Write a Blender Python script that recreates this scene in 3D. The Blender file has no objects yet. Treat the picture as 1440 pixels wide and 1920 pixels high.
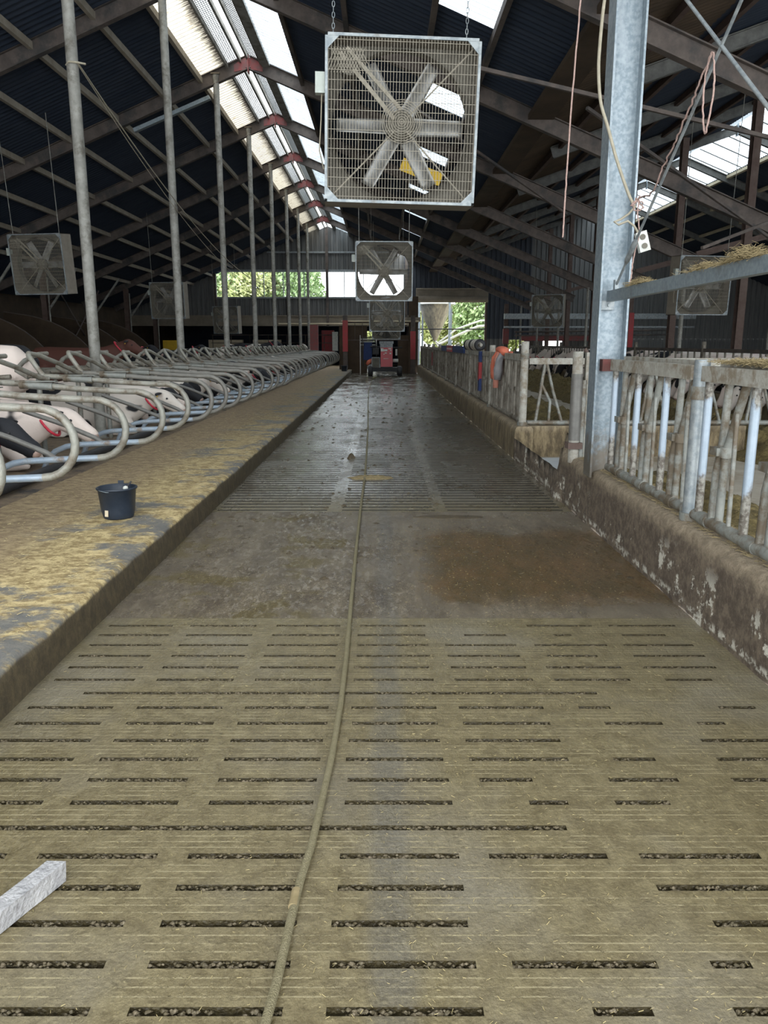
import bpy, bmesh, math, random
from mathutils import Vector, Matrix, Euler, noise as mnoise
random.seed(7)
C = bpy.context.scene.collection
sc = bpy.context.scene
PI = math.pi

# ------------------------------------------------------------------ camera, world, exposure
cd = bpy.data.cameras.new('camera'); cam = bpy.data.objects.new('camera', cd); C.objects.link(cam)
cam.location = (0, 0, 1.6); cam.rotation_euler = (PI/2 - math.atan(317/1450), 0, 0)
cd.sensor_fit = 'VERTICAL'; cd.sensor_height = 36; cd.lens = 36*1450/1920
cd.shift_x = 2/1920; cd.clip_start = 0.05; cd.clip_end = 500
sc.camera = cam
sc.view_settings.view_transform = 'Standard'; sc.view_settings.look = 'None'
sc.view_settings.gamma = 1; sc.view_settings.use_curve_mapping = False
sc.view_settings.exposure = 2.2
w = bpy.data.worlds.new('overcast_sky'); sc.world = w; w.use_nodes = True
wn = w.node_tree; bg = wn.nodes['Background']
tc = wn.nodes.new('ShaderNodeTexCoord'); sx = wn.nodes.new('ShaderNodeSeparateXYZ'); rp = wn.nodes.new('ShaderNodeValToRGB')
wn.links.new(tc.outputs['Generated'], sx.inputs[0]); wn.links.new(sx.outputs['Z'], rp.inputs[0]); wn.links.new(rp.outputs[0], bg.inputs[0])
rp.color_ramp.elements[0].position = 0.0; rp.color_ramp.elements[0].color = (.55, .58, .6, 1)
rp.color_ramp.elements[1].position = .5; rp.color_ramp.elements[1].color = (.92, .97, 1, 1)
bg.inputs[1].default_value = 1.6
try:
    sc.cycles.max_bounces = 8; sc.cycles.transparent_max_bounces = 16; sc.cycles.sample_clamp_indirect = 6
except Exception: pass

# ------------------------------------------------------------------ materials
def mat(name, base, alt=None, scale=4, rough=.75, metal=0, bump=.2, bscale=None, detail=6, lo=.35, hi=.65, third=None, tscale=1.5, tlo=.5, thi=.62, stretch=None, rough2=None, spec=None):
    m = bpy.data.materials.new(name); m.use_nodes = True; nt = m.node_tree; N = nt.nodes; L = nt.links
    b = N['Principled BSDF']; b.inputs['Roughness'].default_value = rough; b.inputs['Metallic'].default_value = metal
    b.inputs['Base Color'].default_value = (*base, 1)
    if spec is not None: b.inputs['Specular IOR Level'].default_value = spec
    co = N.new('ShaderNodeTexCoord'); out = co.outputs['Object']
    if stretch:
        mp = N.new('ShaderNodeMapping'); mp.inputs['Scale'].default_value = stretch; L.new(out, mp.inputs[0]); out = mp.outputs[0]
    n = N.new('ShaderNodeTexNoise'); n.inputs['Scale'].default_value = scale; n.inputs['Detail'].default_value = detail; n.inputs['Roughness'].default_value = .65
    L.new(out, n.inputs['Vector'])
    col = None
    if alt:
        r = N.new('ShaderNodeValToRGB'); r.color_ramp.elements[0].position = lo; r.color_ramp.elements[1].position = hi
        r.color_ramp.elements[0].color = (*base, 1); r.color_ramp.elements[1].color = (*alt, 1)
        L.new(n.outputs[0], r.inputs[0]); col = r.outputs[0]
        if third:
            n2 = N.new('ShaderNodeTexNoise'); n2.inputs['Scale'].default_value = tscale; n2.inputs['Detail'].default_value = 8; n2.inputs['Roughness'].default_value = .7
            L.new(out, n2.inputs['Vector'])
            r2 = N.new('ShaderNodeValToRGB'); r2.color_ramp.elements[0].position = tlo; r2.color_ramp.elements[1].position = thi
            L.new(n2.outputs[0], r2.inputs[0])
            mx = N.new('ShaderNodeMix'); mx.data_type = 'RGBA'; L.new(r2.outputs[0], mx.inputs[0]); L.new(col, mx.inputs[6]); mx.inputs[7].default_value = (*third, 1)
            col = mx.outputs[2]
        L.new(col, b.inputs['Base Color'])
        if rough2 is not None:
            mr = N.new('ShaderNodeMapRange'); L.new(n.outputs[0], mr.inputs[0]); mr.inputs[1].default_value = lo; mr.inputs[2].default_value = hi
            mr.inputs[3].default_value = rough; mr.inputs[4].default_value = rough2; L.new(mr.outputs[0], b.inputs['Roughness'])
    if bump:
        bn = N.new('ShaderNodeTexNoise'); bn.inputs['Scale'].default_value = bscale or scale*5; bn.inputs['Detail'].default_value = 5
        L.new(out, bn.inputs['Vector'])
        bp = N.new('ShaderNodeBump'); bp.inputs['Strength'].default_value = bump; bp.inputs['Distance'].default_value = .02
        L.new(bn.outputs[0], bp.inputs['Height']); L.new(bp.outputs[0], b.inputs['Normal'])
    m['b'] = b.name
    return m

M = {}
M['galv'] = mat('galvanised_steel', (.20, .23, .245), (.32, .345, .35), 14, .48, .35, .08, lo=.4, hi=.6, third=(.13, .105, .075), tscale=3, tlo=.56, thi=.72)
M['galv_clean'] = mat('bright_galvanised_steel', (.19, .235, .265), (.30, .345, .37), 30, .42, .45, .05, third=(.13, .14, .13), tscale=3.5, tlo=.55, thi=.75)
M['pipe'] = mat('dusty_pole_steel', (.20, .195, .175), (.31, .305, .275), 8, .65, .1, .1, third=(.13, .12, .10), tscale=3)
M['worn'] = mat('worn_blue_grey_bar', (.30, .36, .43), (.42, .48, .55), 7, .4, .3, .05, third=(.11, .09, .07), tscale=3, tlo=.47, thi=.56, stretch=(1, 1, .35))
M['dirtypipe'] = mat('dung_stained_pipe', (.18, .19, .175), (.26, .265, .24), 9, .55, .15, .15, third=(.12, .095, .065), tscale=5, tlo=.45, thi=.58)
M['dividers'] = mat('divider_pipe', (.24, .24, .21), (.33, .315, .265), 12, .5, .2, .2, third=(.115, .088, .06), tscale=6, tlo=.44, thi=.64)
M['darkpipe'] = mat('dark_divider_pipe', (.12, .115, .105), (.17, .165, .15), 9, .5, .2, .1)
M['bluepipe'] = mat('blue_grey_pipe', (.27, .34, .42), (.35, .40, .45), 8, .45, .3, .1, third=(.22, .17, .12), tscale=5, tlo=.52, thi=.64)
M['rust'] = mat('brown_primer_steel', (.085, .052, .042), (.12, .085, .07), 5, .8, 0, .15)
M['rafter'] = mat('dusty_brown_rafter', (.072, .058, .052), (.125, .102, .088), 3.5, .85, 0, .2, third=(.05, .047, .046), tscale=1.2)
M['redpaint'] = mat('faded_red_paint', (.22, .035, .035), (.13, .06, .055), 6, .6, 0, .05)
M['rustred'] = mat('dull_red_bracket', (.13, .035, .03), (.09, .05, .04), 12, .7)
M['brightred'] = mat('bright_red_paint', (.38, .012, .018), (.24, .025, .025), 6, .5, 0, .03)
M['rafter2'] = mat('dull_grey_rafter', (.085, .085, .08), (.15, .15, .14), 5, .75, .1, .1)
M['purlin'] = mat('dusty_purlin', (.27, .235, .185), (.36, .32, .26), 4, .85, 0, .15)
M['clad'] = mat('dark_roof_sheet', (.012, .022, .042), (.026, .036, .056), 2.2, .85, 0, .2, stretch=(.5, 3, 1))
M['brownboard'] = mat('brown_board', (.045, .030, .018), (.075, .05, .03), 1.5, .9, 0, .2)
M['wallsheet'] = mat('grey_wall_sheet', (.10, .105, .105), (.15, .15, .145), 3, .7, 0, .1, stretch=(3, 3, .25))
M['concretebeam'] = mat('dusty_concrete_beam', (.20, .17, .13), (.27, .23, .18), 2, .9, 0, .15)
M['hopper'] = mat('steel_hopper', (.16, .15, .13), (.32, .29, .22), 2.0, .35, .5, .02, stretch=(4, 4, .2))
M['white'] = mat('white_plastic', (.62, .64, .60), (.5, .5, .45), 8, .5, 0, .02)
M['cream'] = mat('cream_wood', (.50, .42, .28), (.6, .52, .38), 3, .8)
M['black'] = mat('black_rubber', (.012, .012, .014), (.025, .025, .028), 12, .6)
M['bucket'] = mat('dark_blue_black_plastic', (.012, .020, .034), (.020, .028, .042), 18, .42, 0, .05)
M['brick_red'] = mat('machine_red', (.45, .01, .025), (.38, .012, .022), 5, .35, 0, .0)
M['yellow'] = mat('yellow_panel', (.75, .50, .03), (.65, .4, .03), 5, .6)
M['ropegreen'] = mat('muddy_rope', (.17, .145, .075), (.22, .19, .11), 60, .75, 0, .6, bscale=220)
M['rope_pink'] = mat('dusty_pink_rope', (.34, .22, .19), (.42, .30, .26), 40, .9, 0, .5, bscale=150)
M['rope_tan'] = mat('tan_cable', (.38, .34, .26), (.3, .27, .2), 20, .7, 0, .1)
M['board'] = mat('white_grey_board', (.27, .265, .27), (.42, .41, .41), 14, .6, 0, .5, third=(.15, .14, .145), tscale=16, tlo=.58, thi=.7)
M['straw'] = mat('straw', (.30, .24, .11), (.40, .33, .16), 30, .8, 0, 0)
M['hay'] = mat('dry_hay', (.17, .13, .06), (.27, .21, .11), 30, .95, 0, 0)
M['silage'] = mat('silage', (.085, .062, .018), (.18, .135, .05), 16, .95, 0, .9, bscale=50, lo=.4, hi=.62)
M['feedfloor'] = mat('pale_feed_floor', (.33, .29, .23), (.42, .38, .31), 2.5, .7, 0, .1, third=(.25, .2, .13), tscale=1)
M['paleslab'] = mat('pale_wet_slab', (.42, .46, .50), (.5, .54, .57), 6, .35)
M['bed'] = mat('bedding', (.11, .08, .055), (.21, .155, .10), 7, .95, 0, .6, bscale=30, third=(.05, .045, .042), tscale=2, tlo=.55, thi=.66)
M['darkfloor'] = mat('dark_passage_floor', (.035, .03, .026), (.07, .06, .048), 3, .6)
M['cow_pink'] = mat('pink_muzzle', (.36, .25, .21), (.45, .32, .27), 12, .5, 0, .05)
M['collar'] = mat('red_collar', (.55, .02, .05), (.62, .10, .12), 60, .5, 0, 0, lo=.55, hi=.6)
M['jacket_o'] = mat('orange_jacket', (.62, .14, .08), (.55, .17, .10), 9, .85, 0, .4)
M['jacket_s'] = mat('salmon_jacket', (.62, .26, .19), (.55, .22, .16), 9, .85, 0, .4)
M['jacket_g'] = mat('grey_jacket', (.25, .24, .25), (.32, .31, .31), 9, .85, 0, .3)
M['navy'] = mat('navy_fabric', (.015, .03, .10), (.02, .04, .13), 12, .8)
M['trunk'] = mat('bark', (.09, .065, .045), (.13, .10, .07), 12, .9)
M['grass'] = mat('grass', (.09, .13, .03), (.16, .20, .06), 3, .9)
M['leaf'] = mat('leaf', (.17, .26, .10), (.36, .44, .22), .8, .7, 0, 0)
M['leafy'] = mat('yellow_leaf', (.32, .34, .13), (.48, .48, .24), .8, .7, 0, 0)
M['fan_guard'] = mat('dusty_wire', (.25, .225, .175), (.33, .30, .24), 20, .7, .1, 0)
M['fan_dust'] = mat('dust_caked_metal', (.105, .095, .075), (.16, .148, .12), 6, .8, 0, .1)
M['casing'] = mat('beige_dusty_casing', (.20, .175, .14), (.26, .23, .19), 5, .8, 0, .1)
M['blade'] = mat('fan_blade_steel', (.16, .155, .14), (.30, .30, .29), 7, .4, .4, .05)
M['skin_box'] = mat('grey_plastic', (.42, .46, .42), (.36, .39, .35), 9, .5)

def setp(m, **k):
    b = m.node_tree.nodes['Principled BSDF']
    for a, v in k.items(): b.inputs[a].default_value = v

def nd(nt, t, **k):
    n = nt.nodes.new(t)
    for a, v in k.items():
        if a.startswith('i_'): n.inputs[int(a[2:])].default_value = v
        else: setattr(n, a, v)
    return n
def mth(nt, op, a, b=None, c=None):
    n = nt.nodes.new('ShaderNodeMath'); n.operation = op
    for i, x in enumerate((a, b, c)):
        if x is None: continue
        if isinstance(x, (int, float)): n.inputs[i].default_value = x
        else: nt.links.new(x, n.inputs[i])
    return n.outputs[0]
def mixc(nt, f, a, b):
    n = nt.nodes.new('ShaderNodeMix'); n.data_type = 'RGBA'
    for i, x in ((0, f), (6, a), (7, b)):
        if isinstance(x, (int, float)): n.inputs[i].default_value = x
        elif isinstance(x, tuple): n.inputs[i].default_value = (*x, 1)
        else: nt.links.new(x, n.inputs[i])
    return n.outputs[2]
def noi(nt, vec, scale, detail=5, rough=.6, sc3=None):
    if sc3:
        mp = nt.nodes.new('ShaderNodeMapping'); mp.inputs['Scale'].default_value = sc3; nt.links.new(vec, mp.inputs[0]); vec = mp.outputs[0]
    n = nt.nodes.new('ShaderNodeTexNoise'); n.inputs['Scale'].default_value = scale; n.inputs['Detail'].default_value = detail; n.inputs['Roughness'].default_value = rough
    nt.links.new(vec, n.inputs['Vector']); return n.outputs[0]
def stepr(nt, v, a, b):   # smooth ramp a..b -> 0..1
    n = nt.nodes.new('ShaderNodeMapRange'); n.interpolation_type = 'SMOOTHSTEP'
    nt.links.new(v, n.inputs[0]); n.inputs[1].default_value = a; n.inputs[2].default_value = b
    return n.outputs[0]
def base_mat(name):
    m = bpy.data.materials.new(name); m.use_nodes = True; nt = m.node_tree
    co = nt.nodes.new('ShaderNodeTexCoord'); s = nt.nodes.new('ShaderNodeSeparateXYZ'); nt.links.new(co.outputs['Object'], s.inputs[0])
    return m, nt, nt.nodes['Principled BSDF'], co.outputs['Object'], s.outputs

def floor_mat():
    m, nt, b, v, s = base_mat('wet_dung_covered_concrete'); L = nt.links
    x, y = s['X'], s['Y']
    n1 = noi(nt, v, 2.2, 7, .65); n2 = noi(nt, v, 14, 6, .7); n3 = noi(nt, v, .7, 4, .6); n4 = noi(nt, v, 5, 8, .75, (1, .35, 1)); n5 = noi(nt, v, 70, 3, .6)
    olive = mixc(nt, stepr(nt, n2, .35, .7), (.115, .090, .044), (.19, .155, .082))
    grey = mixc(nt, stepr(nt, n1, .35, .65), (.145, .125, .088), (.20, .175, .125))
    col = mixc(nt, stepr(nt, n3, .46, .66), olive, grey)
    # grooves in the near panels: fine light ridges every 29 mm
    near = mth(nt, 'LESS_THAN', y, 4.36)
    ph = mth(nt, 'FRACT', mth(nt, 'DIVIDE', mth(nt, 'SUBTRACT', y, 1.589-.147*20), .0294))
    dist = mth(nt, 'ABSOLUTE', mth(nt, 'SUBTRACT', ph, .5))
    rid = mth(nt, 'LESS_THAN', dist, .085)
    # not on smooth cross pieces between the slots? they run straight through, but skip around the slot itself
    ps = mth(nt, 'FRACT', mth(nt, 'DIVIDE', mth(nt, 'SUBTRACT', y, 1.589-.147*20+.0147*0), .147))
    away = mth(nt, 'MULTIPLY', mth(nt, 'GREATER_THAN', ps, .17), mth(nt, 'LESS_THAN', ps, .83))
    brk = stepr(nt, noi(nt, v, 6, 6, .7), .40, .56)
    line = mth(nt, 'MULTIPLY', mth(nt, 'MULTIPLY', rid, away), mth(nt, 'MULTIPLY', near, brk))
    col = mixc(nt, mth(nt, 'MULTIPLY', line, .85), col, (.30, .255, .15))
    # speckled straw fines
    spk = mth(nt, 'MULTIPLY', stepr(nt, n5, .60, .72), stepr(nt, n1, .42, .6))
    col = mixc(nt, mth(nt, 'MULTIPLY', spk, .6), col, (.33, .28, .15))
    # solid plate between 4.36 and 7.35 : purplish concrete and a brown wet stain to the right
    plate = mth(nt, 'MULTIPLY', mth(nt, 'GREATER_THAN', y, 4.36), mth(nt, 'LESS_THAN', y, 7.33))
    pc = mixc(nt, stepr(nt, n4, .36, .62), (.10, .078, .062), (.19, .155, .115))
    col = mixc(nt, mth(nt, 'MULTIPLY', plate, .8), col, pc)
    yy = mth(nt, 'ADD', y, mth(nt, 'MULTIPLY', n1, 1.0)); xx = mth(nt, 'ADD', x, mth(nt, 'MULTIPLY', n4, .7)); st = mth(nt, 'MULTIPLY', mth(nt, 'MULTIPLY', stepr(nt, xx, .52, .82), plate), mth(nt, 'MULTIPLY', stepr(nt, yy, 7.2, 6.8), stepr(nt, yy, 4.95, 5.35)))
    brown = mixc(nt, stepr(nt, n4, .4, .62), (.066, .040, .008), (.115, .060, .018))
    col = mixc(nt, mth(nt, 'MULTIPLY', st, .92), col, brown)
    sl = mth(nt, 'MULTIPLY', mth(nt, 'MULTIPLY', stepr(nt, n1, .52, .6), plate), mth(nt, 'LESS_THAN', x, -.3))
    col = mixc(nt, mth(nt, 'MULTIPLY', sl, .7), col, (.12, .09, .03))
    # far panels: cleaner, greyer, dark specks
    far = stepr(nt, y, 7.3, 8.5)
    fc = mixc(nt, stepr(nt, noi(nt, v, 9, 6, .75, (1, .5, 1)), .42, .62), (.18, .165, .135), (.10, .082, .058))
    dk = mth(nt, 'MULTIPLY', stepr(nt, x, .2, 1.7), stepr(nt, n3, .2, .6))
    fc = mixc(nt, mth(nt, 'MULTIPLY', dk, .5), fc, (.09, .075, .05))
    col = mixc(nt, far, col, fc)
    # dung streak along the track of the scraper, x about 0 .. .12
    wob = mth(nt, 'ADD', x, mth(nt, 'MULTIPLY', mth(nt, 'SUBTRACT', noi(nt, v, 1.3, 4, .6), .5), .12))
    stk = mth(nt, 'MULTIPLY', stepr(nt, wob, -.07, -.01), stepr(nt, wob, .11, .05))
    col = mixc(nt, mth(nt, 'MULTIPLY', stk, .38), col, (.085, .085, .085))
    fib = noi(nt, v, 90, 4, .75, (.6, 1, 1)); col = mixc(nt, mth(nt, 'MULTIPLY', stepr(nt, fib, .50, .72), .55), col, (.27, .225, .125)); col = mixc(nt, mth(nt, 'MULTIPLY', stepr(nt, fib, .48, .30), .5), col, (.05, .04, .02))
    L.new(col, b.inputs['Base Color'])
    wet = stepr(nt, noi(nt, v, 1.6, 6, .65, (1, .5, 1)), .38, .62)
    wet = mth(nt, 'MAXIMUM', wet, mth(nt, 'MULTIPLY', st, .9))
    r = mth(nt, 'MULTIPLY_ADD', wet, -.24, .47)
    r = mth(nt, 'SUBTRACT', r, mth(nt, 'MULTIPLY', mth(nt, 'MAXIMUM', far, mth(nt, 'MULTIPLY', plate, .7)), .15))
    L.new(r, b.inputs['Roughness']); b.inputs['Specular IOR Level'].default_value = .5
    muck = noi(nt, v, 16, 9, .8, (1.6, .6, 1)); mk = mth(nt, 'MULTIPLY', stepr(nt, muck, .46, .66), mth(nt, 'MAXIMUM', plate, mth(nt, 'MULTIPLY', far, .6)))
    h = mth(nt, 'ADD', mth(nt, 'MULTIPLY', n2, .6), mth(nt, 'ADD', mth(nt, 'MULTIPLY', line, .35), mth(nt, 'MULTIPLY', mk, .9)))
    h = mth(nt, 'ADD', h, mth(nt, 'MULTIPLY', n5, .25))
    h = mth(nt, 'ADD', h, mth(nt, 'MULTIPLY', noi(nt, v, 30, 4, .7, (1, .4, 1)), .5))
    bp = nt.nodes.new('ShaderNodeBump'); L.new(mth(nt, 'SUBTRACT', mth(nt, 'MULTIPLY_ADD', far, -.68, .8), mth(nt, 'MULTIPLY', plate, .3)), bp.inputs['Strength']); bp.inputs['Distance'].default_value = .014
    L.new(h, bp.inputs['Height']); L.new(bp.outputs[0], b.inputs['Normal'])
    return m
def mat_worn():
    m, nt, b, v, s = base_mat('worn_fence_bar'); L = nt.links
    n1 = noi(nt, v, 6, 6, .7, (1, 1, .5)); n2 = noi(nt, v, 25, 5, .7)
    z = mth(nt, 'ADD', s['Z'], mth(nt, 'MULTIPLY', mth(nt, 'SUBTRACT', n1, .5), .5))
    f = mth(nt, 'MULTIPLY', stepr(nt, z, .78, .86), stepr(nt, z, 1.33, 1.27))
    dirt = mixc(nt, stepr(nt, n2, .4, .6), (.09, .075, .06), (.24, .23, .20))
    clean = mixc(nt, n2, (.24, .30, .37), (.38, .44, .50))
    L.new(mixc(nt, f, dirt, clean), b.inputs['Base Color']); b.inputs['Roughness'].default_value = .42; b.inputs['Metallic'].default_value = .15
    return m
M['wornbar'] = mat_worn()
M['floor'] = floor_mat()

def mat_platform():
    m, nt, b, v, s = base_mat('sawdust_on_rubber_mat'); L = nt.links
    n1 = noi(nt, v, 1.5, 8, .7, (1, 1.3, 1)); n2 = noi(nt, v, 9, 7, .75, (1, 1.6, 1)); n3 = noi(nt, v, 45, 3, .6)
    n2 = mth(nt, 'ADD', mth(nt, 'MULTIPLY', n2, .6), mth(nt, 'MULTIPLY', noi(nt, v, 28, 6, .8, (1, 1.4, 1)), .4))
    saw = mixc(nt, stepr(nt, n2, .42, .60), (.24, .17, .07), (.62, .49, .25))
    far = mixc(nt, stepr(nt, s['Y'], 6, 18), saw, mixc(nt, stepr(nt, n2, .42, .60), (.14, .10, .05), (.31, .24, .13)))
    rub = mixc(nt, n2, (.09, .095, .10), (.16, .16, .155))
    msk = mth(nt, 'MULTIPLY', stepr(nt, mth(nt, 'ADD', n1, mth(nt, 'MULTIPLY', stepr(nt, s['X'], -2.1, -1.7), .05)), .50, .60), stepr(nt, s['X'], -3.0, -2.2))
    col = mixc(nt, mth(nt, 'MULTIPLY', msk, .9), far, rub)
    brn = stepr(nt, mth(nt, 'ADD', s['X'], mth(nt, 'MULTIPLY', n1, .6)), -1.9, -2.5)
    col = mixc(nt, mth(nt, 'MULTIPLY', brn, .75), col, mixc(nt, stepr(nt, n2, .4, .6), (.17, .12, .075), (.30, .22, .13)))
    # darker brown kerb: the face below the top
    kerb = stepr(nt, s['Z'], .188, .165)
    kc = mixc(nt, stepr(nt, n2, .4, .65), (.045, .033, .016), (.10, .075, .036))
    col = mixc(nt, kerb, col, kc)
    L.new(col, b.inputs['Base Color']); b.inputs['Roughness'].default_value = .88
    bp = nt.nodes.new('ShaderNodeBump'); bp.inputs['Strength'].default_value = .7; bp.inputs['Distance'].default_value = .02
    L.new(mth(nt, 'ADD', n2, mth(nt, 'MULTIPLY', n3, .3)), bp.inputs['Height']); L.new(bp.outputs[0], b.inputs['Normal'])
    return m
M['platform'] = mat_platform()

def mat_lowwall(name, hairy):
    m, nt, b, v, s = base_mat(name); L = nt.links
    n1 = noi(nt, v, 2.2, 7, .7); n2 = noi(nt, v, 16 if not hairy else 11, 7, .75, (1, 1, .3) if hairy else None); n3 = noi(nt, v, 60, 3, .6)
    if hairy: body = mixc(nt, stepr(nt, n2, .35, .66), (.075, .055, .03), (.24, .185, .105))
    else: body = mixc(nt, stepr(nt, n2, .38, .66), (.075, .055, .038), (.17, .13, .09))
    top = mixc(nt, stepr(nt, n2, .35, .65), (.21, .165, .11), (.36, .29, .20))
    tz = stepr(nt, mth(nt, 'ADD', s['Z'], mth(nt, 'MULTIPLY', n1, .22)), .47, .60)
    col = mixc(nt, mth(nt, 'MULTIPLY', tz, .8), body, top)
    # white lime patches, low on the wall
    if not hairy:
        nn = noi(nt, v, 3.2, 8, .72)
        zc = mth(nt, 'MULTIPLY', stepr(nt, s['Z'], .40, .2), 1)
        wl = mth(nt, 'MULTIPLY', stepr(nt, nn, .575, .60), zc)
        nb = noi(nt, v, 14, 6, .7)
        wb = mth(nt, 'MULTIPLY', mth(nt, 'MULTIPLY', stepr(nt, nb, .50, .56), stepr(nt, s['Z'], .085, .05)), stepr(nt, s['Z'], .02, .035))
        col = mixc(nt, mth(nt, 'MAXIMUM', wl, mth(nt, 'MULTIPLY', wb, .8)), col, (.55, .52, .44))
    L.new(col, b.inputs['Base Color']); b.inputs['Roughness'].default_value = .9
    bp = nt.nodes.new('ShaderNodeBump'); bp.inputs['Strength'].default_value = .9; bp.inputs['Distance'].default_value = .02
    L.new(mth(nt, 'ADD', n2, mth(nt, 'MULTIPLY', n3, .4)), bp.inputs['Height']); L.new(bp.outputs[0], b.inputs['Normal'])
    return m
M['wallnear'] = mat_lowwall('stained_low_wall', False); M['wallfar'] = mat_lowwall('straw_caked_low_wall', True)

def mat_skylight(name, tint, stain, along):
    m = bpy.data.materials.new(name); m.use_nodes = True; nt = m.node_tree; L = nt.links
    for n in list(nt.nodes): nt.nodes.remove(n)
    out = nt.nodes.new('ShaderNodeOutputMaterial'); co = nt.nodes.new('ShaderNodeTexCoord'); s = nt.nodes.new('ShaderNodeSeparateXYZ'); L.new(co.outputs['Object'], s.inputs[0])
    v = co.outputs['Object']
    n1 = noi(nt, v, 3, 6, .7, (1, 4, 1)); n2 = noi(nt, v, 1, 5, .7)
    s = s.outputs; wv = mth(nt, 'LESS_THAN', mth(nt, 'FRACT', mth(nt, 'DIVIDE', s['Y'], .177)), .16)
    col = mixc(nt, mth(nt, 'MULTIPLY', stepr(nt, n1, .5, .75), .8), tint, stain)
    col = mixc(nt, mth(nt, 'MULTIPLY', wv, .45), col, stain)
    if along:  # moss near the upper edge of the sheet
        e = mth(nt, 'MULTIPLY', stepr(nt, mth(nt, 'ADD', s['X'], mth(nt, 'MULTIPLY', noi(nt, v, 9, 5, .7, (.3, 3, 1)), .5)), along[0], along[1]), 1)
        col = mixc(nt, e, col, (.010, .008, .006))
    tr = nt.nodes.new('ShaderNodeBsdfTransparent'); L.new(col, tr.inputs[0])
    tl = nt.nodes.new('ShaderNodeBsdfTranslucent'); L.new(col, tl.inputs[0])
    mx = nt.nodes.new('ShaderNodeMixShader'); mx.inputs[0].default_value = .25; L.new(tr.outputs[0], mx.inputs[1]); L.new(tl.outputs[0], mx.inputs[2])
    L.new(mx.outputs[0], out.inputs[0]); return m
M['sky_l'] = mat_skylight('aged_translucent_sheet', (.30, .27, .215), (.05, .026, .010), (-4.02, -3.72))
M['sky_r'] = mat_skylight('translucent_roof_sheet', (.42, .46, .49), (.07, .075, .07), None)
def mat_mesh():
    m = bpy.data.materials.new('bird_mesh'); m.use_nodes = True; nt = m.node_tree; L = nt.links
    b = nt.nodes['Principled BSDF']; b.inputs['Base Color'].default_value = (.12, .13, .13, 1); b.inputs['Metallic'].default_value = .4
    return m
M['mesh'] = mat_mesh()
def mat_glass(name, col, a):
    m = bpy.data.materials.new(name); m.use_nodes = True; nt = m.node_tree; L = nt.links
    for n in list(nt.nodes): nt.nodes.remove(n)
    out = nt.nodes.new('ShaderNodeOutputMaterial'); tr = nt.nodes.new('ShaderNodeBsdfTransparent'); tr.inputs[0].default_value = (*col, 1)
    gl = nt.nodes.new('ShaderNodeBsdfGlossy'); gl.inputs['Roughness'].default_value = .1
    mx = nt.nodes.new('ShaderNodeMixShader'); mx.inputs[0].default_value = a; L.new(tr.outputs[0], mx.inputs[1]); L.new(gl.outputs[0], mx.inputs[2]); L.new(mx.outputs[0], out.inputs[0])
    return m
M['glass'] = mat_glass('window_sheet', (.9, .95, .97), .05)

def mat_cow(name, dark, light, thr):
    m, nt, b, v, s = base_mat(name); L = nt.links
    oi = nt.nodes.new('ShaderNodeObjectInfo')
    n = nt.nodes.new('ShaderNodeTexNoise'); n.noise_dimensions = '4D'; n.inputs['Scale'].default_value = 1.35; n.inputs['Detail'].default_value = 2.5; n.inputs['Roughness'].default_value = .45
    L.new(v, n.inputs['Vector']); L.new(mth(nt, 'MULTIPLY', oi.outputs['Object Index'], .37), n.inputs['W'])
    f = stepr(nt, n.outputs[0], thr-.008, thr+.008)
    col = mixc(nt, f, dark, light); L.new(col, b.inputs['Base Color']); b.inputs['Roughness'].default_value = .75
    h = noi(nt, v, 60, 3, .6); bp = nt.nodes.new('ShaderNodeBump'); bp.inputs['Strength'].default_value = .2; bp.inputs['Distance'].default_value = .01; L.new(h, bp.inputs['Height']); L.new(bp.outputs[0], b.inputs['Normal'])
    return m
M['cow_bw'] = mat_cow('black_and_white_hide', (.008, .009, .012), (.62, .56, .50), .50)
M['cow_dark'] = mat_cow('mostly_black_hide', (.009, .010, .014), (.55, .50, .45), .60)
M['cow_pale'] = mat_cow('mostly_white_hide', (.010, .010, .012), (.68, .58, .52), .41)
M['cow_brown'] = mat_cow('red_brown_hide', (.085, .028, .018), (.6, .52, .46), .66)

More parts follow.
